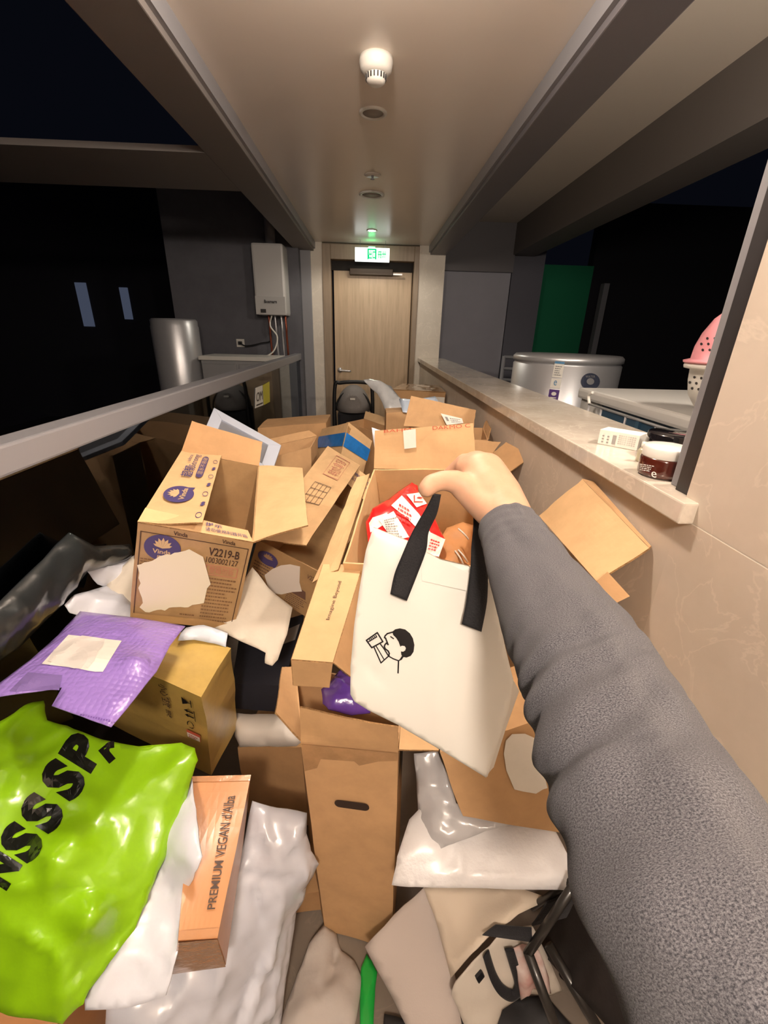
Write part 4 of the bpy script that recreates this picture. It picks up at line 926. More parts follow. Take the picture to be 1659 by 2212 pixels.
# ------------------------------------------------------------------ soft mailers and bags
def soft(name, label, cat, pts, m, group=None, **k):
    sh = Sheet(pts, **k)
    o = put(name, sh.mesh(), m, None, smooth=True, label=label, cat=cat, group=group)
    return sh, o
def soft_thing(name, label, cat, pts, m, part='mailer_body', group=None, **k):
    sh = Sheet(pts, **k); c = V(sh.c)
    t = thing(name, c, label, cat, group)
    b = put(part, sh.mesh(), m, t, smooth=True); return sh, t, b

# purple bubble mailer
zp = lambda u, v: Z(u, v, .835)
pp = [Z(173, 1320, 0.830), Z(300, 1335, 0.830), Z(400, 1352, 0.830), Z(367, 1394, 0.850), Z(338, 1450, 0.860), Z(290, 1510, 0.865), Z(240, 1570, 0.860), Z(175, 1546, 0.870), Z(112, 1524, 0.875), Z(134, 1483, 0.880), Z(66, 1494, 0.880), Z(-12, 1506, 0.880), Z(-5, 1478, 0.880), Z(66, 1425, 0.870), Z(125, 1372, 0.850)]
sh, t, b = soft_thing('bubble_mailer', 'purple bubble wrap mailer with a white label, lying above the green bag', 'mailer', pp, purple, puff=.012, crumple=.0035, freq=9, seed=2, res=.011, ctrl=[Z(200, 1440, 0.875), Z(300, 1430, 0.875)], jag=.001)
lq = [(90, 1434), (222, 1450), (263, 1384), (148, 1371)]
printed(b, 'shipping_label', pixmap(sh, lq, .002), [full], paper, .06, label='white shipping label')
mq_ = mat('label_patch', (.72, .68, .64), .5)
jg = random.Random(8)
lp = [(.06, .10), (.30, .02), (.55, .0), (.72, .08), (.76, .3), (.72, .55), (.74, .8), (.70, 1.02), (.5, 1.03), (.25, 1.0), (.05, .8), (.0, .45)]
printed(b, 'label_patch', pixmap(sh, lq, .0028), [('p', [(x+jg.uniform(-.02, .02), y+jg.uniform(-.03, .03)) for x, y in lp])], mq_, .06)
printed(b, 'dark_window', pixmap(sh, [(20, 1492), (128, 1490), (134, 1458), (60, 1452)], .0015), [full], mat('purple_shade_film', (.19, .13, .36), .35), .08, label='darker violet overlap of film')
printed(b, 'perforation', pixmap(sh, [(172, 1545), (250, 1562), (252, 1560), (174, 1542)], .002), [('p', [(i/14, 0), (i/14+.04, 0), (i/14+.04, 1), (i/14, 1)]) for i in range(14)], mat('violet_dot', (.16, .08, .36), .5), 0)

# green bag
G = lambda u, v, z=.62: Z(u, v, z)
gp = [G(-40, 1580, .66), G(30, 1540, .70), G(62, 1520, .71), G(95, 1514, .71), G(102, 1556, .71), G(160, 1575, .71), G(222, 1598, .70), G(300, 1612, .69), G(392, 1604, .68), G(421, 1616, .68), G(428, 1642, .67), G(410, 1692, .65), G(398, 1745, .63), G(380, 1805, .61), G(340, 1885, .59),
      G(318, 1950, .57), G(290, 2010, .55), G(232, 2085, .53), G(192, 2140, .52), G(180, 2170, .52), G(135, 2212, .50), G(70, 2200, .50), G(-30, 2180, .50), G(-160, 2150, .54), G(-260, 2000, .58), G(-260, 1800, .62), G(-180, 1650, .65)]
S_ = lambda u, v: G(u, v, .62)
gf = [(S_(0, 1915), S_(265, 1890), .012, .006), (S_(265, 1890), S_(205, 1720), .006, .008), (S_(60, 1620), S_(80, 1700), .012, .010), (S_(100, 1830), S_(160, 1870), .008, .008), (S_(0, 2010), S_(110, 2060), .010, .008),
      (S_(140, 2120), S_(30, 1990), .008, .010), (S_(300, 1800), S_(210, 1620), .005, .012), (S_(120, 2190), S_(180, 2120), .012, .008), (S_(10, 1700), S_(90, 1660), .008, .008), (S_(200, 1970), S_(290, 1930), .006, .006), (S_(90, 2180), S_(160, 2080), .010, .007)]
sh, t, b = soft_thing('plastic_bag', 'glossy lime green plastic bag with fat black letters, nearest on the left', 'bag', gp, poly_green, part='bag_body', puff=.03, crumple=.009, freq=8, seed=5, res=.0085, folds=gf, ctrl=[G(150, 1850, .66), G(60, 1700, .69), G(200, 1980, .61)], sub=4, jag=.004, flat_edge=.09)
gmat = mat('bag_ink', (.004, .005, .003), .25, coat=.8, croma=.1)
# reading direction runs from lower left to upper right
def gletter(s, x, y, w, h, ang, bold=.06):
    a = math.radians(ang); ux, uy = math.cos(a), -math.sin(a); vx, vy = -math.sin(a), -math.cos(a)
    q = [(x, y), (x+ux*w, y+uy*w), (x+ux*w+vx*h, y+uy*w+vy*h), (x+vx*h, y+vy*h)]
    printed(b, 'printed_letter', pixmap(sh, q, .0016), [('t', s, 0, 0, 1, 1, 0, bold)], gmat, .12)
gletter('N', 14, 1925, 66, 76, 58); gletter('S', 66, 1872, 66, 92, 56); gletter('S', 112, 1808, 66, 92, 58)
gletter('S', 158, 1738, 66, 96, 56); gletter('P', 196, 1672, 64, 84, 58); gletter('r', 236, 1650, 40, 38, 40)

# white poly under the green bag, and the large glossy one below
P5 = lambda u, v, z=.54: Z(u, v, z)
soft('poly_mailer', 'wrinkled white poly mailer sticking out from under the green bag', 'mailer',
     [P5(413, 1680, .64), P5(418, 1730, .645), P5(428, 1790, .645), P5(436, 1850, .64), P5(420, 1885, .62), P5(402, 1925, .56), P5(395, 1990, .54), P5(382, 2060, .53), P5(358, 2150, .49), P5(285, 2175, .48), P5(185, 2182, .48), P5(180, 2100, .50), P5(240, 1950, .53), P5(300, 1800, .55), P5(350, 1700, .58)],
     poly_white, puff=.014, crumple=.009, freq=9, seed=6, res=.009, folds=[(P5(330, 1925), P5(430, 1860), .012, .006), (P5(320, 1960), P5(410, 1900), -.008, .006)])
JZ = lambda u, v, d: D(u, v, d)
soft('poly_mailer', 'large glossy white poly parcel standing between the orange carton and the tall carton', 'mailer',
     [D(545, 1730, .98), D(600, 1745, .98), D(663, 1756, .98), D(662, 1800, .97), D(672, 1838, .97), D(690, 1868, .97), D(676, 1895, .97), D(660, 1915, .98), D(656, 1945, .98), D(640, 1968, .98), D(632, 2030, .98), D(618, 2110, .97), D(604, 2230, .95),
      D(480, 2260, .86), D(330, 2270, .80), D(225, 2250, .78), D(232, 2105, .80), D(340, 2085, .84), D(440, 1980, .87), D(520, 1850, .93)],
     poly_gloss, puff=.035, crumple=.014, freq=6, seed=7, res=.010, flat_edge=.07, folds=[(D(600, 1900, .95), D(585, 2100, .92), .022, .010), (D(640, 1800, .97), D(655, 1930, .98), .014, .008), (D(540, 1900, .93), D(565, 1985, .93), -.016, .007), (D(500, 2000, .90), D(430, 2180, .86), .014, .014), (D(555, 2060, .92), D(500, 2212, .88), -.014, .010), (D(560, 1760, .97), D(590, 1860, .95), .012, .005), (D(590, 1860, .95), D(650, 1775, .97), .010, .005), (D(500, 1880, .92), D(640, 1885, .96), -.012, .006), (D(600, 1980, .95), D(520, 2240, .88), .018, .007), (D(620, 2000, .96), D(570, 2230, .92), .016, .006), (D(400, 2110, .85), D(300, 2230, .80), .01, .008)])
# left of the tissue carton: white mailers
soft('poly_mailer', 'white poly mailer with grey print pushed against the glass, left of the tissue carton', 'mailer',
     [D(186, 1230, 1.24), D(215, 1222, 1.25), D(250, 1214, 1.26), D(290, 1200, 1.27), D(292, 1240, 1.22), D(270, 1265, 1.2), D(235, 1270, 1.19), D(212, 1262, 1.2)], poly_white, puff=.012, crumple=.005, freq=12, seed=12, res=.01)
sh, o_ = soft('padded_envelope', 'cream padded envelope half under the tissue carton', 'mailer',
     [D(205, 1295, 1.12), D(235, 1258, 1.16), D(262, 1225, 1.2), D(288, 1200, 1.22), D(300, 1250, 1.17), D(296, 1310, 1.11), D(250, 1305, 1.10)], paperbag, puff=.010, crumple=.003, seed=13, res=.012)
soft('poly_mailer', 'crumpled white poly mailer between the purple mailer and the cream envelope', 'mailer',
     [D(140, 1305, 1.12), D(160, 1285, 1.13), D(205, 1272, 1.15), D(230, 1265, 1.15), D(275, 1290, 1.13), D(300, 1335, 1.06), D(260, 1338, 1.04), D(200, 1330, 1.04), D(150, 1326, 1.06)], poly_white, puff=.016, crumple=.009, freq=11, seed=14, res=.01)
# right of / below the tissue carton
soft('padded_envelope', 'off white paper padded envelope sloping down between the two tissue cartons', 'mailer',
     [D(545, 1225, 1.16), D(580, 1270, 1.14), D(632, 1312, 1.12), D(620, 1370, 1.08), D(600, 1425, 1.04), D(588, 1438, 1.03), D(572, 1432, 1.03), D(574, 1410, 1.04), D(520, 1385, 1.05), D(460, 1358, 1.07), D(500, 1290, 1.12)], paperbag, puff=.009, crumple=.003, freq=7, seed=15, res=.010)
soft('poly_mailer', 'pale blue poly mailer peeking out below the tissue carton', 'mailer',
     [D(402, 1356, 1.03), D(440, 1350, 1.04), D(492, 1368, 1.04), D(488, 1398, 1.02), D(450, 1388, 1.02), D(420, 1382, 1.02), D(384, 1384, 1.0), D(390, 1368, 1.01)], mat('bluish_white_poly', (.62, .68, .78), .35, coat=.3, bump=(14, .5, .005)), puff=.008, crumple=.004, freq=12, seed=16, res=.009)
soft('soft_parcel', 'white wrapped parcel squeezed below the black box', 'parcel',
     [D(510, 1540, 1.18), D(560, 1542, 1.18), D(636, 1545, 1.15), D(652, 1600, 1.12), D(640, 1612, 1.12), D(580, 1612, 1.14), D(518, 1614, 1.15), D(507, 1590, 1.16)], mat('matte_white_parcel', (.60, .57, .53), .5, bump=(20, .3, .003)), puff=.03, crumple=.004, freq=8, seed=17, res=.012, flat_edge=.03)
# pearl bubble mailer and grey poly at the right, below the tote
soft('bubble_mailer', 'pearly white bubble mailer lying flat below the tote bag, in front of the wall', 'mailer',
     [D(846, 1912, .86), D(858, 1850, .88), D(884, 1770, .92), D(915, 1735, .94), D(985, 1745, .94), D(1090, 1770, .92), D(1200, 1795, .90), D(1245, 1880, .86), D(1240, 1925, .84), D(1150, 1922, .845), D(1000, 1918, .85), D(900, 1916, .855)],
     white_bubble, puff=.012, crumple=.003, freq=7, seed=18, res=.009, folds=[(D(870, 1890, .85), D(1230, 1900, .84), .006, .006), (D(985, 1815, .9), D(1000, 1890, .86), .004, .006)])
soft('poly_mailer', 'crumpled silvery grey poly mailer beside the tall carton, on the pearly mailer', 'mailer',
     [D(893, 1628, .96), D(945, 1622, .96), D(958, 1655, .93), D(975, 1690, .92), D(985, 1735, .91), D(1040, 1760, .89), D(1120, 1775, .87), D(1050, 1795, .87), D(990, 1818, .88), D(960, 1830, .88), D(925, 1850, .88), D(915, 1800, .91), D(903, 1760, .93), D(900, 1690, .95)],
     poly_grey, puff=.016, crumple=.012, freq=10, seed=19, res=.0075)
# boards, torn tote and bits on the floor
felt = mat('pinkish_white_felt', (.60, .53, .49), .75, bump=(250, .4, .0008))
soft('foam_sheet', 'stiff pinkish white foam sheet standing on its corner at the bottom centre', 'sheet',
     [D(916, 1918, .98), D(940, 1960, .97), D(962, 2030, .96), D(985, 2120, .95), D(1000, 2230, .93), D(900, 2260, .94), D(850, 2160, .97), D(788, 2046, 1.0), D(850, 1978, 1.0)], felt, puff=.004, crumple=.0015, seed=20, res=.02, thin=.004)
soft('torn_tote', 'cream non woven sheet curling up behind the foam sheet', 'bag',
     [D(915, 1918, .93), D(1010, 1915, .93), D(1120, 1918, .91), D(1190, 1942, .90), D(1120, 1975, .87), D(1060, 2020, .86), D(1020, 2060, .86), D(975, 2112, .88), D(955, 2040, .90), D(935, 1970, .92)],
     mat('cream_non_woven', (.66, .57, .46), .75, bump=(250, .4, .0008)), puff=.004, crumple=.002, seed=21, res=.012, folds=[(D(985, 2100, .88), D(1150, 1935, .89), .02, .02)])
sh, t, b = soft_thing('tote_bag', 'dirty white tote with black loop handles lying at the bottom right', 'bag',
     [D(985, 2120, .90), D(1040, 2060, .90), D(1090, 2010, .90), D(1150, 2000, .92), D(1180, 2060, .94), D(1215, 2140, .96), D(1190, 2150, .96), D(1130, 2150, .94), D(1085, 2180, .92), D(1070, 2230, .9), D(1010, 2230, .9), D(975, 2150, .9)],
     mat('dirty_white_cloth', (.62, .57, .50), .75, bump=(80, .4, .002)), part='bag_body', puff=.008, crumple=.005, freq=10, seed=22, res=.01)
put('loop_handle', ring_tube(curve_pts([sh.pix(1050, 2060, .01), sh.pix(1066, 2110, .012), sh.pix(1085, 2140, .012), sh.pix(1108, 2150, .012), sh.pix(1122, 2130, .012), sh.pix(1112, 2090, .012), sh.pix(1100, 2050, .012)], 6), .010, n=10, squash=.25), black_cloth, t, smooth=True)
put('black_print', ring_tube([sh.pix(1030, 2115, .004), sh.pix(1042, 2100, .004)], .008, n=8, squash=.3), ink_black, t)
soft('crumpled_tissue', 'crumpled tissue with a dusky pink stain beside the black loop handle', 'tissue',
     [D(1105, 2050, .90), D(1130, 2040, .90), D(1165, 2055, .91), D(1185, 2110, .92), D(1190, 2145, .92), D(1150, 2135, .91), D(1125, 2160, .90), D(1118, 2100, .89)], mat('stained_tissue', (.66, .60, .57), .7, nz=(10, 0), col2=(.48, .25, .22), bump=(30, .5, .003)), puff=.014, crumple=.012, freq=16, seed=23, res=.007)
soft('crumpled_cloth', 'limp greyish white cloth heap on the floor at the foot of the tall carton', 'cloth',
     [D(700, 1998, 1.17), D(728, 2015, 1.17), D(738, 2050, 1.16), D(765, 2075, 1.15), D(780, 2110, 1.15), D(778, 2150, 1.14), D(762, 2230, 1.12), D(700, 2260, 1.08), D(600, 2260, 1.04), D(612, 2190, 1.06), D(640, 2110, 1.10), D(668, 2045, 1.14)],
     mat('grey_white_cloth', (.50, .46, .43), .7, bump=(40, .5, .003)), puff=.03, crumple=.014, freq=8, seed=24, res=.010, folds=[(D(738, 2040, 1.15), D(715, 2212, 1.1), -.03, .012), (D(700, 2010, 1.16), D(640, 2140, 1.08), .02, .015)])
soft('green_strap', 'bright green flat strap on the floor left of the foam sheet', 'strap',
     [D(792, 2060, 1.12), D(803, 2075, 1.12), D(815, 2100, 1.11), D(810, 2150, 1.10), D(806, 2230, 1.08), D(780, 2240, 1.08), D(778, 2150, 1.10), D(780, 2090, 1.11)], mat('green_webbing', (.01, .38, .05), .35, coat=.4), puff=.002, crumple=.001, seed=25, res=.012)
soft('black_cloth', 'black fabric crumpled under the dirty tote at the bottom edge', 'cloth',
     [D(905, 2212, 1.15), D(830, 2190, 1.2), D(820, 2260, 1.15), D(1100, 2280, 1.0), D(1250, 2230, 1.0), D(1180, 2150, 1.02), D(1080, 2160, 1.04), D(980, 2180, 1.1)], mat('dark_fabric', (.03, .031, .034), .7, bump=(60, .5, .002)), puff=.02, crumple=.01, seed=26, res=.014)
# dark bag by the glass
soft('bin_bag', 'black crumpled plastic bag slumped at the foot of the glass on the far left', 'bag',
     [Z(-60, 1360, .60), Z(60, 1240, .68), Z(150, 1150, .80), Z(205, 1180, .80), Z(280, 1175, .78), Z(285, 1215, .74), Z(190, 1235, .72), Z(130, 1310, .70), Z(40, 1400, .70), Z(-80, 1480, .66)], mat('black_plastic', (.018, .022, .024), .28, coat=.6, bump=(10, .6, .006)), puff=.03, crumple=.012, freq=7, seed=27, res=.014)
# things on the far pile
soft('clear_bag', 'limp clear plastic bag hanging over cartons before the door', 'bag',
     [Y(785, 820, 2.6), Y(800, 818, 2.62), Y(820, 822, 2.62), Y(845, 835, 2.6), Y(860, 855, 2.55), Y(885, 878, 2.5), Y(882, 895, 2.46), Y(850, 888, 2.46), Y(835, 892, 2.45), Y(826, 870, 2.5), Y(815, 850, 2.55), Y(800, 838, 2.6)], mat('milky_film', (.50, .52, .54), .2, coat=.6, bump=(20, .6, .008)), puff=.03, crumple=.02, freq=9, seed=28, res=.02)
soft('poly_mailer', 'pale blue folded mailer lying on the far cartons beside the clear bag', 'mailer',
     [Y(862, 862, 2.28), Y(900, 862, 2.28), Y(940, 856, 2.26), Y(948, 872, 2.2), Y(905, 876, 2.18), Y(895, 893, 2.14), Y(870, 890, 2.15)], poly_blue, puff=.01, crumple=.008, freq=9, seed=29, res=.018)
soft('poly_mailer', 'white mailer edge standing beside the high back flap of the open carton', 'mailer',
     [Y(803, 923, 1.40), Y(825, 930, 1.40), Y(822, 1000, 1.38), Y(812, 985, 1.38)], poly_white, puff=.006, crumple=.003, seed=30, res=.012)
# red snack bag in the open carton
red = mat('red_glossy_film', (.72, .018, .02), .25, coat=.6, bump=(20, .5, .004))
sh, t, b = soft_thing('snack_bag', 'red and white snack bag with printing sitting in the open carton', 'bag',
     [D(790, 1128, 1.10), D(805, 1098, 1.12), D(840, 1078, 1.16), D(890, 1040, 1.22), D(902, 1048, 1.22), D(905, 1062, 1.21), D(925, 1090, 1.18), D(945, 1130, 1.13), D(962, 1165, 1.08), D(948, 1203, 1.05), D(915, 1200, 1.04), D(850, 1210, 1.03), D(795, 1170, 1.06)],
     red, part='bag_film', puff=.022, crumple=.008, freq=9, seed=31, res=.009)
for i, pq in enumerate(([(805, 1118), (835, 1108), (848, 1120), (818, 1140), (800, 1150), (797, 1130)], [(845, 1092), (868, 1070), (905, 1110), (930, 1150), (905, 1145), (880, 1120)], [(878, 1068), (905, 1064), (922, 1088), (900, 1096)], [(925, 1148), (962, 1165), (948, 1203), (918, 1196)], [(818, 1122), (850, 1104), (884, 1160), (850, 1168)])):
    bmq = bmesh.new(); bmq.faces.new([bmq.verts.new(V((u, v, 0))) for u, v in pq]); bmesh.ops.triangulate(bmq, faces=bmq.faces)
    for _ in range(2): bmesh.ops.subdivide_edges(bmq, edges=bmq.edges, cuts=1, use_grid_fill=True)
    for v in bmq.verts: v.co = sh.pix(v.co.x, v.co.y, .0025+.0006*i)
    put('white_panel', bmq, paper, b)
rm = mat('snack_red_ink', (.62, .03, .03), .4)
for qd in ([(848, 1120), (905, 1150), (885, 1095), (862, 1080)], [(920, 1190), (948, 1196), (955, 1168), (930, 1158)]):
    printed(b, 'printed_text', pixmap(sh, qd, .006), dashes(.1, .1, .9, .9, 4, 4, .5, 3), rm, 0)
printed(b, 'small_print', pixmap(sh, [(835, 1160), (872, 1165), (858, 1112), (828, 1120)], .0065), dashes(.05, .05, .95, .95, 8, 6, .5, 4), mat('grey_small_print', (.25, .22, .22), .6), 0)
printed(b, 'red_mark', pixmap(sh, [(893, 1088), (915, 1088), (915, 1068), (893, 1068)], .007), stroke([(.1, .2), (.1, .9)], .1)+stroke([(.1, .2), (.9, .2)], .1)+[('p', ell(.6, .55, .3, .2, 10, 0, math.pi))], rm, 0)
cb = BX['snack']['c']; cb = {k: V(v) for k, v in cb.items()}
soft('kraft_paper', 'crumpled brown packing paper stuffed in the open carton under the hand', 'paper',
     [D(940, 1180, 1.12), D(965, 1140, 1.18), D(1000, 1130, 1.2), D(1022, 1135, 1.18), D(1022, 1200, 1.12), D(1018, 1250, 1.06), D(960, 1230, 1.06)], mat('packing_paper', (.60, .30, .12), .6, bump=(20, .4, .004)), puff=.03, crumple=.016, freq=10, seed=33, res=.01)
t = thing('white_string', D(1000, 1200, 1.06), 'white twisted string lying on the brown packing paper', 'string')
for a_, b_ in (((983, 1190), (1002, 1222)), ((990, 1188), (1010, 1215)), ((990, 1142), (1012, 1165))):
    put('strand', ring_tube(curve_pts([D(*a_, 1.08), D((a_[0]+b_[0])/2+2, (a_[1]+b_[1])/2, 1.06), D(*b_, 1.06)], 5), .0022, n=8), paper, t, smooth=True)
# purple bag inside the tall carton
pv = mat('violet_film', (.13, .055, .36), .22, coat=.7, bump=(16, .6, .006))
soft('gift_bag', 'shiny violet wrapped packet inside the tall carton', 'bag',
     [D(694, 1488, .97), D(715, 1470, .99), D(735, 1445, 1.02), D(765, 1470, 1.0), D(790, 1500, .98), D(800, 1540, .94), D(760, 1545, .92), D(710, 1532, .92), D(697, 1520, .94)], pv, puff=.03, crumple=.01, freq=12, seed=34, res=.008, flat_edge=.03)
# picture frame leaning behind the tissue carton
t = thing('picture_frame', Y(525, 1000, 1.55), 'pale grey blue picture frame leaning behind the tissue carton', 'frame')
fq = [D(430, 960, 1.52), D(585, 1030, 1.52), D(607, 965, 1.66), D(462, 884, 1.72)]
fq = [V(p) for p in fq]
def fr_pt(s, t_, o): n = nrm(fq); n = n if n.dot(EYE-fq[0]) > 0 else -n; return bil(fq, s, t_)+n*o
bmf = bmesh.new(); w1, w2 = .16, .20
for (s0, t0, s1, t1, s2, t2, s3, t3) in ((0, 0, 1, 0, 1-w1, w2, w1, w2), (1, 0, 1, 1, 1-w1, 1-w2, 1-w1, w2), (1, 1, 0, 1, w1, 1-w2, 1-w1, 1-w2), (0, 1, 0, 0, w1, w2, w1, 1-w2)):
    hexa([fr_pt(a, b, z) for z in (-.008, .008) for a, b in ((s0, t0), (s1, t1), (s2, t2), (s3, t3))], bmf)
put('frame_moulding', bmf, mat('frame_paint', (.52, .57, .68), .35), t, bevel=.002)
bmf = bmesh.new(); hexa([fr_pt(a, b, z) for z in (-.007, .000) for a, b in ((w1*.8, w2*.8), (1-w1*.8, w2*.8), (1-w1*.8, 1-w2*.8), (w1*.8, 1-w2*.8))], bmf)
put('picture_pane', bmf, mat('frame_glass', (.22, .23, .26), .08, coat=1), t, label='dark reflecting pane')
# stroller by the door
t = thing('stroller', (-.165, 4.25, 0), 'black framed stroller with a grey hood parked at the door', 'stroller')
a, b = Y(722, 905, 4.1), Y(724, 833, 4.1); c_, d_ = Y(803, 833, 4.1), Y(805, 905, 4.1)
put('push_bar', ring_tube(curve_pts([V((a.x, 4.1, .1)), a, b, Y(735, 827, 4.1), Y(764, 825, 4.1), Y(794, 827, 4.1), c_, d_, V((d_.x, 4.1, .1))], 6), .017, n=10), black_rub, t, smooth=True)
hood = bmesh.new(); hc = Y(764, 885, 4.25)
for j in range(9):
    pass
bmesh.ops.create_uvsphere(hood, u_segments=28, v_segments=14, radius=1)
bmesh.ops.delete(hood, geom=[v for v in hood.verts if v.co.z < -.05], context='VERTS')
for v in hood.verts: v.co = hc + V((v.co.x*.165, v.co.y*.20, v.co.z*.235))
bmesh.ops.solidify(hood, geom=hood.faces, thickness=.006)
put('hood', hood, mat('grey_mesh_fabric', (.24, .22, .21), .8, bump=(200, .5)), t, smooth=True)
put('hood_rim', ring_tube([hc+V((.168*math.cos(a), -.2*.4, .19*math.sin(a))) for a in [math.pi*k/16 for k in range(17)]], .009, n=8), black_rub, t, smooth=True)
put('logo_patch', box(hc.x-.025, hc.y-.195, hc.z+.12, hc.x+.02, hc.y-.18, hc.z+.135), paper, t)
put('seat', box(hc.x-.15, 4.12, .35, hc.x+.15, 4.42, hc.z-.0), black_cloth, t, bevel=.03)
for sx in (-1, 1):
    put('leg', ring_tube([V((hc.x+sx*.17, 4.1, .75)), V((hc.x+sx*.18, 4.45, .1))], .014, n=8), black_rub, t, smooth=True)
    for yy in (4.12, 4.45):
        wb = ring_tube([V((hc.x+sx*.18-.02, yy, .10)), V((hc.x+sx*.18+.02, yy, .10))], .10, n=24); put('wheel', wb, black_rub, t)
# folded black cart at the bottom right
t = thing('folded_cart', D(1250, 2100, .85), 'folded black tubular cart with flat straps at the bottom right under the sleeve', 'cart')
tub = mat('satin_black_tube', (.022, .020, .018), .35, coat=.2)
for a, b, w in (((1245, 1905, .80), (1140, 2060, .84), .012), ((1140, 2055, .84), (1215, 2260, .80), .013), ((1185, 2040, .90), (1320, 2270, .82), .014), ((1225, 2090, .92), (1400, 2290, .84), .010), ((1262, 2000, 1.0), (1215, 2110, 1.0), .012), ((1150, 1960, .9), (1240, 1900, .84), .010), ((1290, 2110, 1.0), (1460, 2330, .9), .012)):
    put('frame_tube', ring_tube([D(*a), D(*b)], w*.72, n=12), tub, t, smooth=True)
put('strap', slab([D(1042, 2020, .84), D(1150, 2035, .84), D(1145, 2000, .85), D(1070, 1995, .85)], .004, 8, 4, .006, .002, 2), black_cloth, t)
put('strap', slab([D(1180, 1950, .86), D(1250, 1925, .84), D(1225, 1985, .87), D(1150, 2005, .87)], .004, 8, 4, .006, .002, 3), black_cloth, t)
put('folded_cover', slab([D(1170, 2050, .98), X(1420, 2330, .46), X(1480, 2000, .50), D(1235, 1890, 1.0)], .02, 12, 12, .02, .008, 4), mat('cart_cover', (.02, .016, .015), .6, bump=(20, .6, .006)), t, smooth=True)
put('bolt', lathe(D(1248, 1925, .80), [(0, -.003), (.004, -.003), (.004, .003), (0, .003)], 10), steel, t)
# ------------------------------------------------------------------ the white tote in the hand
dT, dB = .575, .60
Q = dict(TL=D(806, 1141, dT), TR=D(1088, 1262, dT), BR=D(1050, 1679, dB), RM=D(1109, 1468, .592), BL=D(762, 1516, .60), LM=D(756, 1462, .598))
ivory = mat('coated_white_tote', (.83, .82, .77), .42, coat=.15, croma=.3, bump=(60, .1, .0006))
tp = [D(806, 1141, dT), D(880, 1170, dT), D(907, 1187, dT), D(950, 1210, dT), D(1015, 1226, dT), D(1068, 1262, dT), D(1074, 1320, .578), D(1092, 1400, .585), D(1109, 1468, .592), D(1100, 1530, .595), D(1075, 1610, .60), D(1050, 1680, .605), D(960, 1625, .605), D(860, 1566, .60), D(795, 1534, .60), D(766, 1516, .60), D(757, 1500, .60), D(757, 1440, .598), D(765, 1350, .59), D(775, 1280, .585), D(790, 1190, .578)]
T0 = lambda u, v: D(u, v, .59)
t = thing('tote_bag', D(905, 1590, .60), 'white tote with black handles and a line drawn drinking face, held up by the hand', 'bag')
tote = Sheet(tp, puff=.008, crumple=.0012, freq=4, seed=40, res=.007, thin=.012, jag=.0004, sub=4, flat_edge=.08,
    folds=[(T0(945, 1330), T0(940, 1560), .004, .012), (T0(865, 1250), T0(850, 1330), .0025, .012), (T0(1000, 1260), T0(930, 1420), -.003, .016), (T0(790, 1440), T0(835, 1480), -.003, .008), (T0(1040, 1420), T0(985, 1600), -.003, .02)])
tb = put('bag_body', tote.mesh(), ivory, t, smooth=True)
put('side_gusset', slab([D(1109, 1470, .604), D(1052, 1678, .616), D(1062, 1655, .66), D(1116, 1490, .66)], .001, 4, 8, .003, .001, 3), ivory, t)
put('top_hem', slab([D(907, 1188, .571), D(1068, 1264, .571), D(1062, 1288, .572), D(912, 1255, .573)], .0008, 8, 3, 0, .0003, 5), ivory, t)
def strap_band(edgesL, edgesR, name, dd):
    """ribbon from left/right pixel edges with distances"""
    bm = bmesh.new(); A = []; N = 6
    L = curve_pts([V((u, v, d)) for (u, v), d in zip(edgesL, dd)], 6); R_ = curve_pts([V((u, v, d)) for (u, v), d in zip(edgesR, dd)], 6)
    for l, r in zip(L, R_):
        a, b = D(*l), D(*r); n = -ray(l.x, l.y).normalized()
        top = [bm.verts.new(a.lerp(b, i/N) + n*(.0012+.0012*math.sin(math.pi*i/N))) for i in range(N+1)]; bot = [bm.verts.new(a.lerp(b, i/N) - n*.0006) for i in range(N+1)]; A.append(top + bot[::-1])
    for p, q in zip(A, A[1:]):
        for k in range(len(p)): bm.faces.new((p[k], p[(k+1) % len(p)], q[(k+1) % len(p)], q[k]))
    bm.faces.new(A[0][::-1]); bm.faces.new(A[-1]); bmesh.ops.recalc_face_normals(bm, faces=bm.faces)
    return put(name, bm, black_cloth, t, smooth=True)
strap_band([(936, 1066), (922, 1094), (890, 1150), (868, 1200), (852, 1240), (843, 1283)], [(953, 1068), (944, 1110), (926, 1150), (921, 1188), (902, 1240), (879, 1298)], 'handle', [.535, .543, .555, .559, .562, .562])
strap_band([(1022, 1090), (1022, 1140), (1018, 1180), (1016, 1226), (1007, 1300), (997, 1348)], [(1040, 1108), (1046, 1150), (1052, 1195), (1054, 1240), (1052, 1300), (1040, 1365)], 'handle', [.575, .572, .568, .562, .562, .562])
# the line drawing: dark hair, profile, ear, cup and hand
U = lambda x, y: (560+x/2.765, 1180+y/2.765)
def pixpoly(name, polys, m, off=.0016):
    bm = bmesh.new()
    for pl_ in polys:
        try: bm.faces.new([bm.verts.new((x, y, 0)) for x, y in pl_])
        except ValueError: pass
    bmesh.ops.triangulate(bm, faces=bm.faces)
    bmesh.ops.subdivide_edges(bm, edges=bm.edges, cuts=1)
    for v in bm.verts: v.co = tote.pix(*U(v.co.x, v.co.y), off)
    return put(name, bm, m, tb)
hair = [(795, 510), (812, 496), (840, 490), (872, 497), (900, 520), (918, 550), (927, 590), (922, 630), (905, 655), (880, 665), (862, 662), (850, 680), (838, 676), (852, 655), (848, 645), (846, 628), (860, 630), (872, 622), (876, 608), (868, 596), (852, 594), (843, 600), (832, 570), (818, 548), (800, 530)]
pixpoly('printed_hair', [hair], ink_black)
def line(name, pts, w=7):
    w *= 1.25
    _line(name, pts, w)
def _line(name, pts, w): pixpoly(name, [[(x, y) for x, y in p] for _, p in stroke(pts, w)], ink_black, .0020)
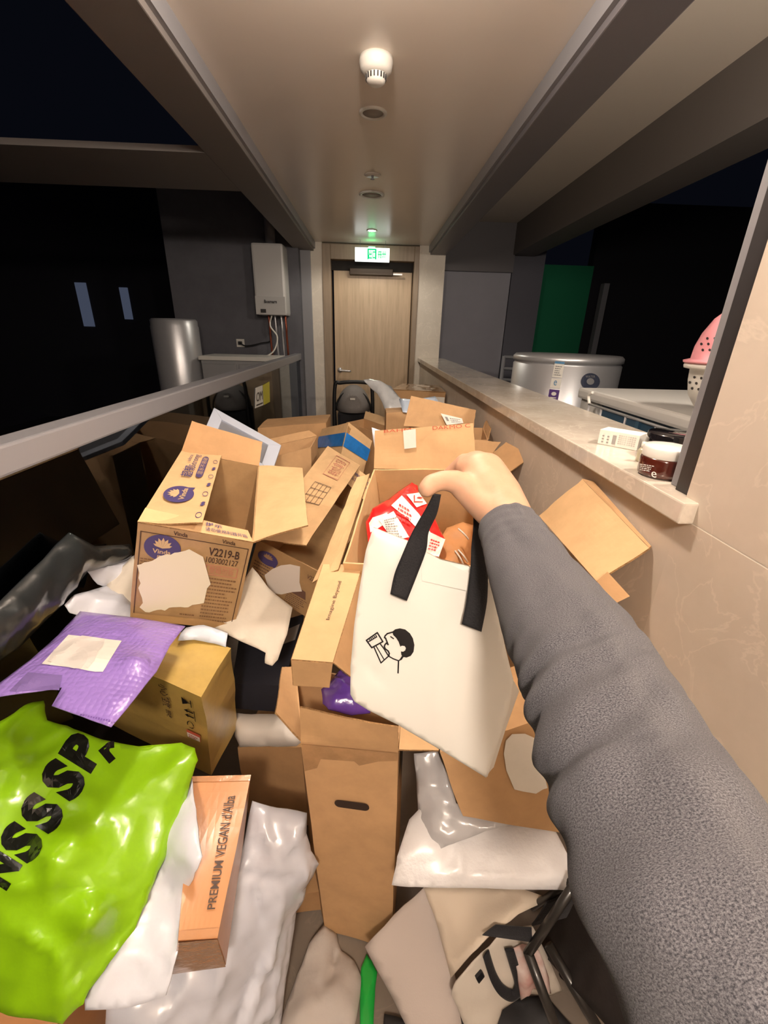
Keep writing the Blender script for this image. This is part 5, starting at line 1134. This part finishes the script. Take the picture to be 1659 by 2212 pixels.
line('printed_line', [(796, 513), (765, 522), (752, 535), (748, 546), (755, 549), (757, 556), (770, 588), (760, 578), (752, 586), (747, 598), (752, 612), (770, 626), (777, 640), (772, 656)])
line('printed_line', [(785, 540), (802, 552)], 6)
line('printed_line', [(772, 656), (800, 672), (832, 684), (846, 676)], 6)
line('printed_line', [(832, 684), (829, 757)], 7)
line('printed_line', [(705, 516), (738, 570), (672, 606), (640, 562), (705, 516)])
for k in range(5): line('printed_line', [(652+k*10, 570-k*6), (662+k*10, 566-k*6), (660+k*9, 556-k*6)], 5)
line('printed_line', [(685, 602), (727, 697), (777, 652)], 6); line('printed_line', [(698, 596), (745, 676)], 5); line('printed_line', [(722, 582), (745, 612), (772, 656)], 6)

# ------------------------------------------------------------------ the person: arm and hand
def cone_chain(bm, pts, n=18):
    """tapered round segments with rounded ends; pts: [(pos, radius)...]"""
    P = [V(p) for p, r in pts]; R_ = [r for p, r in pts]
    for (p, r) in pts:
        m = Matrix.Translation(V(p)) @ Matrix.Scale(r, 4); bmesh.ops.create_icosphere(bm, subdivisions=3, radius=1, matrix=m)
    for i in range(len(P)-1):
        if (P[i+1]-P[i]).length > 1e-5: ring_tube([P[i], P[i+1]], [R_[i], R_[i+1]], bm, n=n)
def remesh(bm, voxel, smooth=8):
    me = bpy.data.meshes.new('r'); bm.to_mesh(me); bm.free(); o = bpy.data.objects.new('r', me); S.collection.objects.link(o)
    m = o.modifiers.new('r', 'REMESH'); m.mode = 'VOXEL'; m.voxel_size = voxel
    s = o.modifiers.new('s', 'SMOOTH'); s.iterations = smooth; s.factor = .5
    bpy.context.view_layer.update(); e = o.evaluated_get(bpy.context.evaluated_depsgraph_get()); m2 = bpy.data.meshes.new_from_object(e)
    b2 = bmesh.new(); b2.from_mesh(m2); bpy.data.objects.remove(o); return b2
person = thing('person', D(1300, 1500, .35), 'person in a heather grey sleeve reaching in and holding up the white tote', 'person')
hb = bmesh.new()
k = .001
# forearm inside the sleeve up to the wrist, then the bent back of the hand
cone_chain(hb, [(D(1165, 1250, .45), .034), (D(1100, 1130, .52), .029), (D(1072, 1085, .545), .028), (D(1048, 1048, .56), .030), (D(1036, 1020, .572), .0275)])
cone_chain(hb, [(D(1110, 1120, .525), .024), (D(1085, 1065, .55), .024), (D(1052, 1015, .575), .0235), (D(1030, 1003, .585), .019)])
cone_chain(hb, [(D(1068, 1110, .53), .022), (D(1030, 1078, .545), .020), (D(1000, 1055, .55), .016)])
# knuckle row: from the thumb side to the little finger side, and the fingers curling down behind the straps
kn = [(D(1004, 1000, .590), .0135), (D(1022, 995, .603), .0135), (D(1042, 1000, .612), .013), (D(1060, 1012, .615), .0115)]
cone_chain(hb, [(D(1010, 1012, .58), .018), (D(1035, 1010, .59), .019), (D(1058, 1024, .59), .017)])
for i, (p, r) in enumerate(kn):
    base = [D(1020, 1025, .575), D(1030, 1022, .58), D(1045, 1026, .585), D(1060, 1034, .585)][i]
    ln = (1.0, 1.08, 1.0, .82)[i]
    d1 = V((-.022, .010, -.024))*ln; d2 = V((-.016, -.016, -.006))*ln; d3 = V((.002, -.018, .006))*ln
    cone_chain(hb, [(base, .017), (p, r), (p+d1, .0095), (p+d1+d2, .0088), (p+d1+d2+d3, .0080)], 14)
# thumb from the side of the palm, lying along the top of the strap
cone_chain(hb, [(D(1065, 1085, .54), .019), (D(1020, 1058, .548), .0175), (D(984, 1040, .548), .0150), (D(955, 1038, .543), .0128), (D(932, 1045, .538), .0125), (D(922, 1056, .534), .0115)])
hbm = remesh(hb, .0028, 10)
body = put('body', hbm, skin, person, smooth=True)
# sleeve: rings across the arm axis, bunched folds at the elbow
axis = [(1093, 1132, .520, .0345), (1110, 1165, .500, .0385), (1130, 1205, .478, .0425), (1160, 1265, .447, .0475), (1205, 1345, .402, .0515), (1255, 1432, .358, .0535), (1297, 1525, .322, .0535), (1338, 1615, .294, .0550), (1380, 1705, .272, .0560), (1428, 1800, .250, .0570), (1478, 1900, .233, .0580), (1535, 2005, .218, .0590), (1600, 2115, .207, .060), (1680, 2260, .200, .060), (1800, 2470, .196, .060)]
pts = curve_pts([V((a, b, c_)) for a, b, c_, r in axis], 9); rad = curve_pts([V((r, 0, 0)) for a, b, c_, r in axis], 9)
W3 = [D(*p) for p in pts]; bm = bmesh.new(); NR = 120; rings = []; prev = None; uvs = []; Ls = 0
for i, p in enumerate(W3):
    tg = (W3[min(i+1, len(W3)-1)]-W3[max(i-1, 0)]).normalized(); a = (-ray(829, 1106)) if prev is None else prev
    a = (a-tg*a.dot(tg)).normalized(); prev = a; b = tg.cross(a); Ls += (W3[i]-W3[i-1]).length if i else 0
    ring = []
    for kk in range(NR):
        th = 2*math.pi*kk/NR; dr = a*math.cos(th)+b*math.sin(th); r = rad[i].x
        q = V((dr.x*2.2, dr.y*2.2, Ls*11)); w = .0016*noise.noise(q*1.5+V((0, 0, 3)))*2
        # oblique folds: strongest between 0.14 and 0.26 m from the cuff
        env = math.exp(-((Ls-.235)/.085)**2); ph = Ls*215 + math.cos(th)*3.2 + 2.2*noise.noise(V((dr.x, dr.y, Ls*9)))
        w += env*.004*(abs(math.sin(ph*.5))**.8-.6)*(.35+.65*abs(noise.noise(V((dr.x*1.3+4, dr.y*1.3, Ls*4))))*1.6)
        w += .0012*math.sin(Ls*420+math.sin(th*2)*2)*math.exp(-(Ls/.05)**2)*.5
        # dents on the underside where cloth creases near the cuff
        w += -.004*math.exp(-((Ls-.045)/.007)**2)*max(0, math.cos(th+1.9))**2 - .004*math.exp(-((Ls-.085)/.008)**2)*max(0, math.cos(th+1.9))**2
        for L0, kk_, ww, am in ((.150, .016, .006, .0022), (.196, .024, .006, .0045), (.216, .030, .007, .0050), (.243, .034, .008, .0055), (.275, .036, .010, .0050), (.320, .03, .012, .004)):
            e = (Ls - L0 - kk_*math.sin(th+.5) - .006*noise.noise(V((dr.x*2, dr.y*2, L0*40))))/ww; w += am*(math.exp(-e*e) - .8*math.exp(-(e-1.7)**2))*(.38+.55*math.cos(th-1.0))*.8
        if Ls < .004: w -= .0012
        ring.append(bm.verts.new(p+dr*(r+w)))
    rings.append(ring); uvs.append(Ls)
uvl = bm.loops.layers.uv.new('UVMap')
for i in range(len(rings)-1):
    for kk in range(NR):
        f = bm.faces.new((rings[i][kk], rings[i][(kk+1) % NR], rings[i+1][(kk+1) % NR], rings[i+1][kk]))
        for l, (uu, vv) in zip(f.loops, ((kk, i), (kk+1, i), (kk+1, i+1), (kk, i+1))): l[uvl].uv = (uu/NR*.33, uvs[vv])
bmesh.ops.recalc_face_normals(bm, faces=bm.faces)
bmesh.ops.solidify(bm, geom=bm.faces, thickness=.0022)
sl = put('sleeve', bm, knit, person, smooth=True, label='heather grey knitted sleeve with bunched folds')
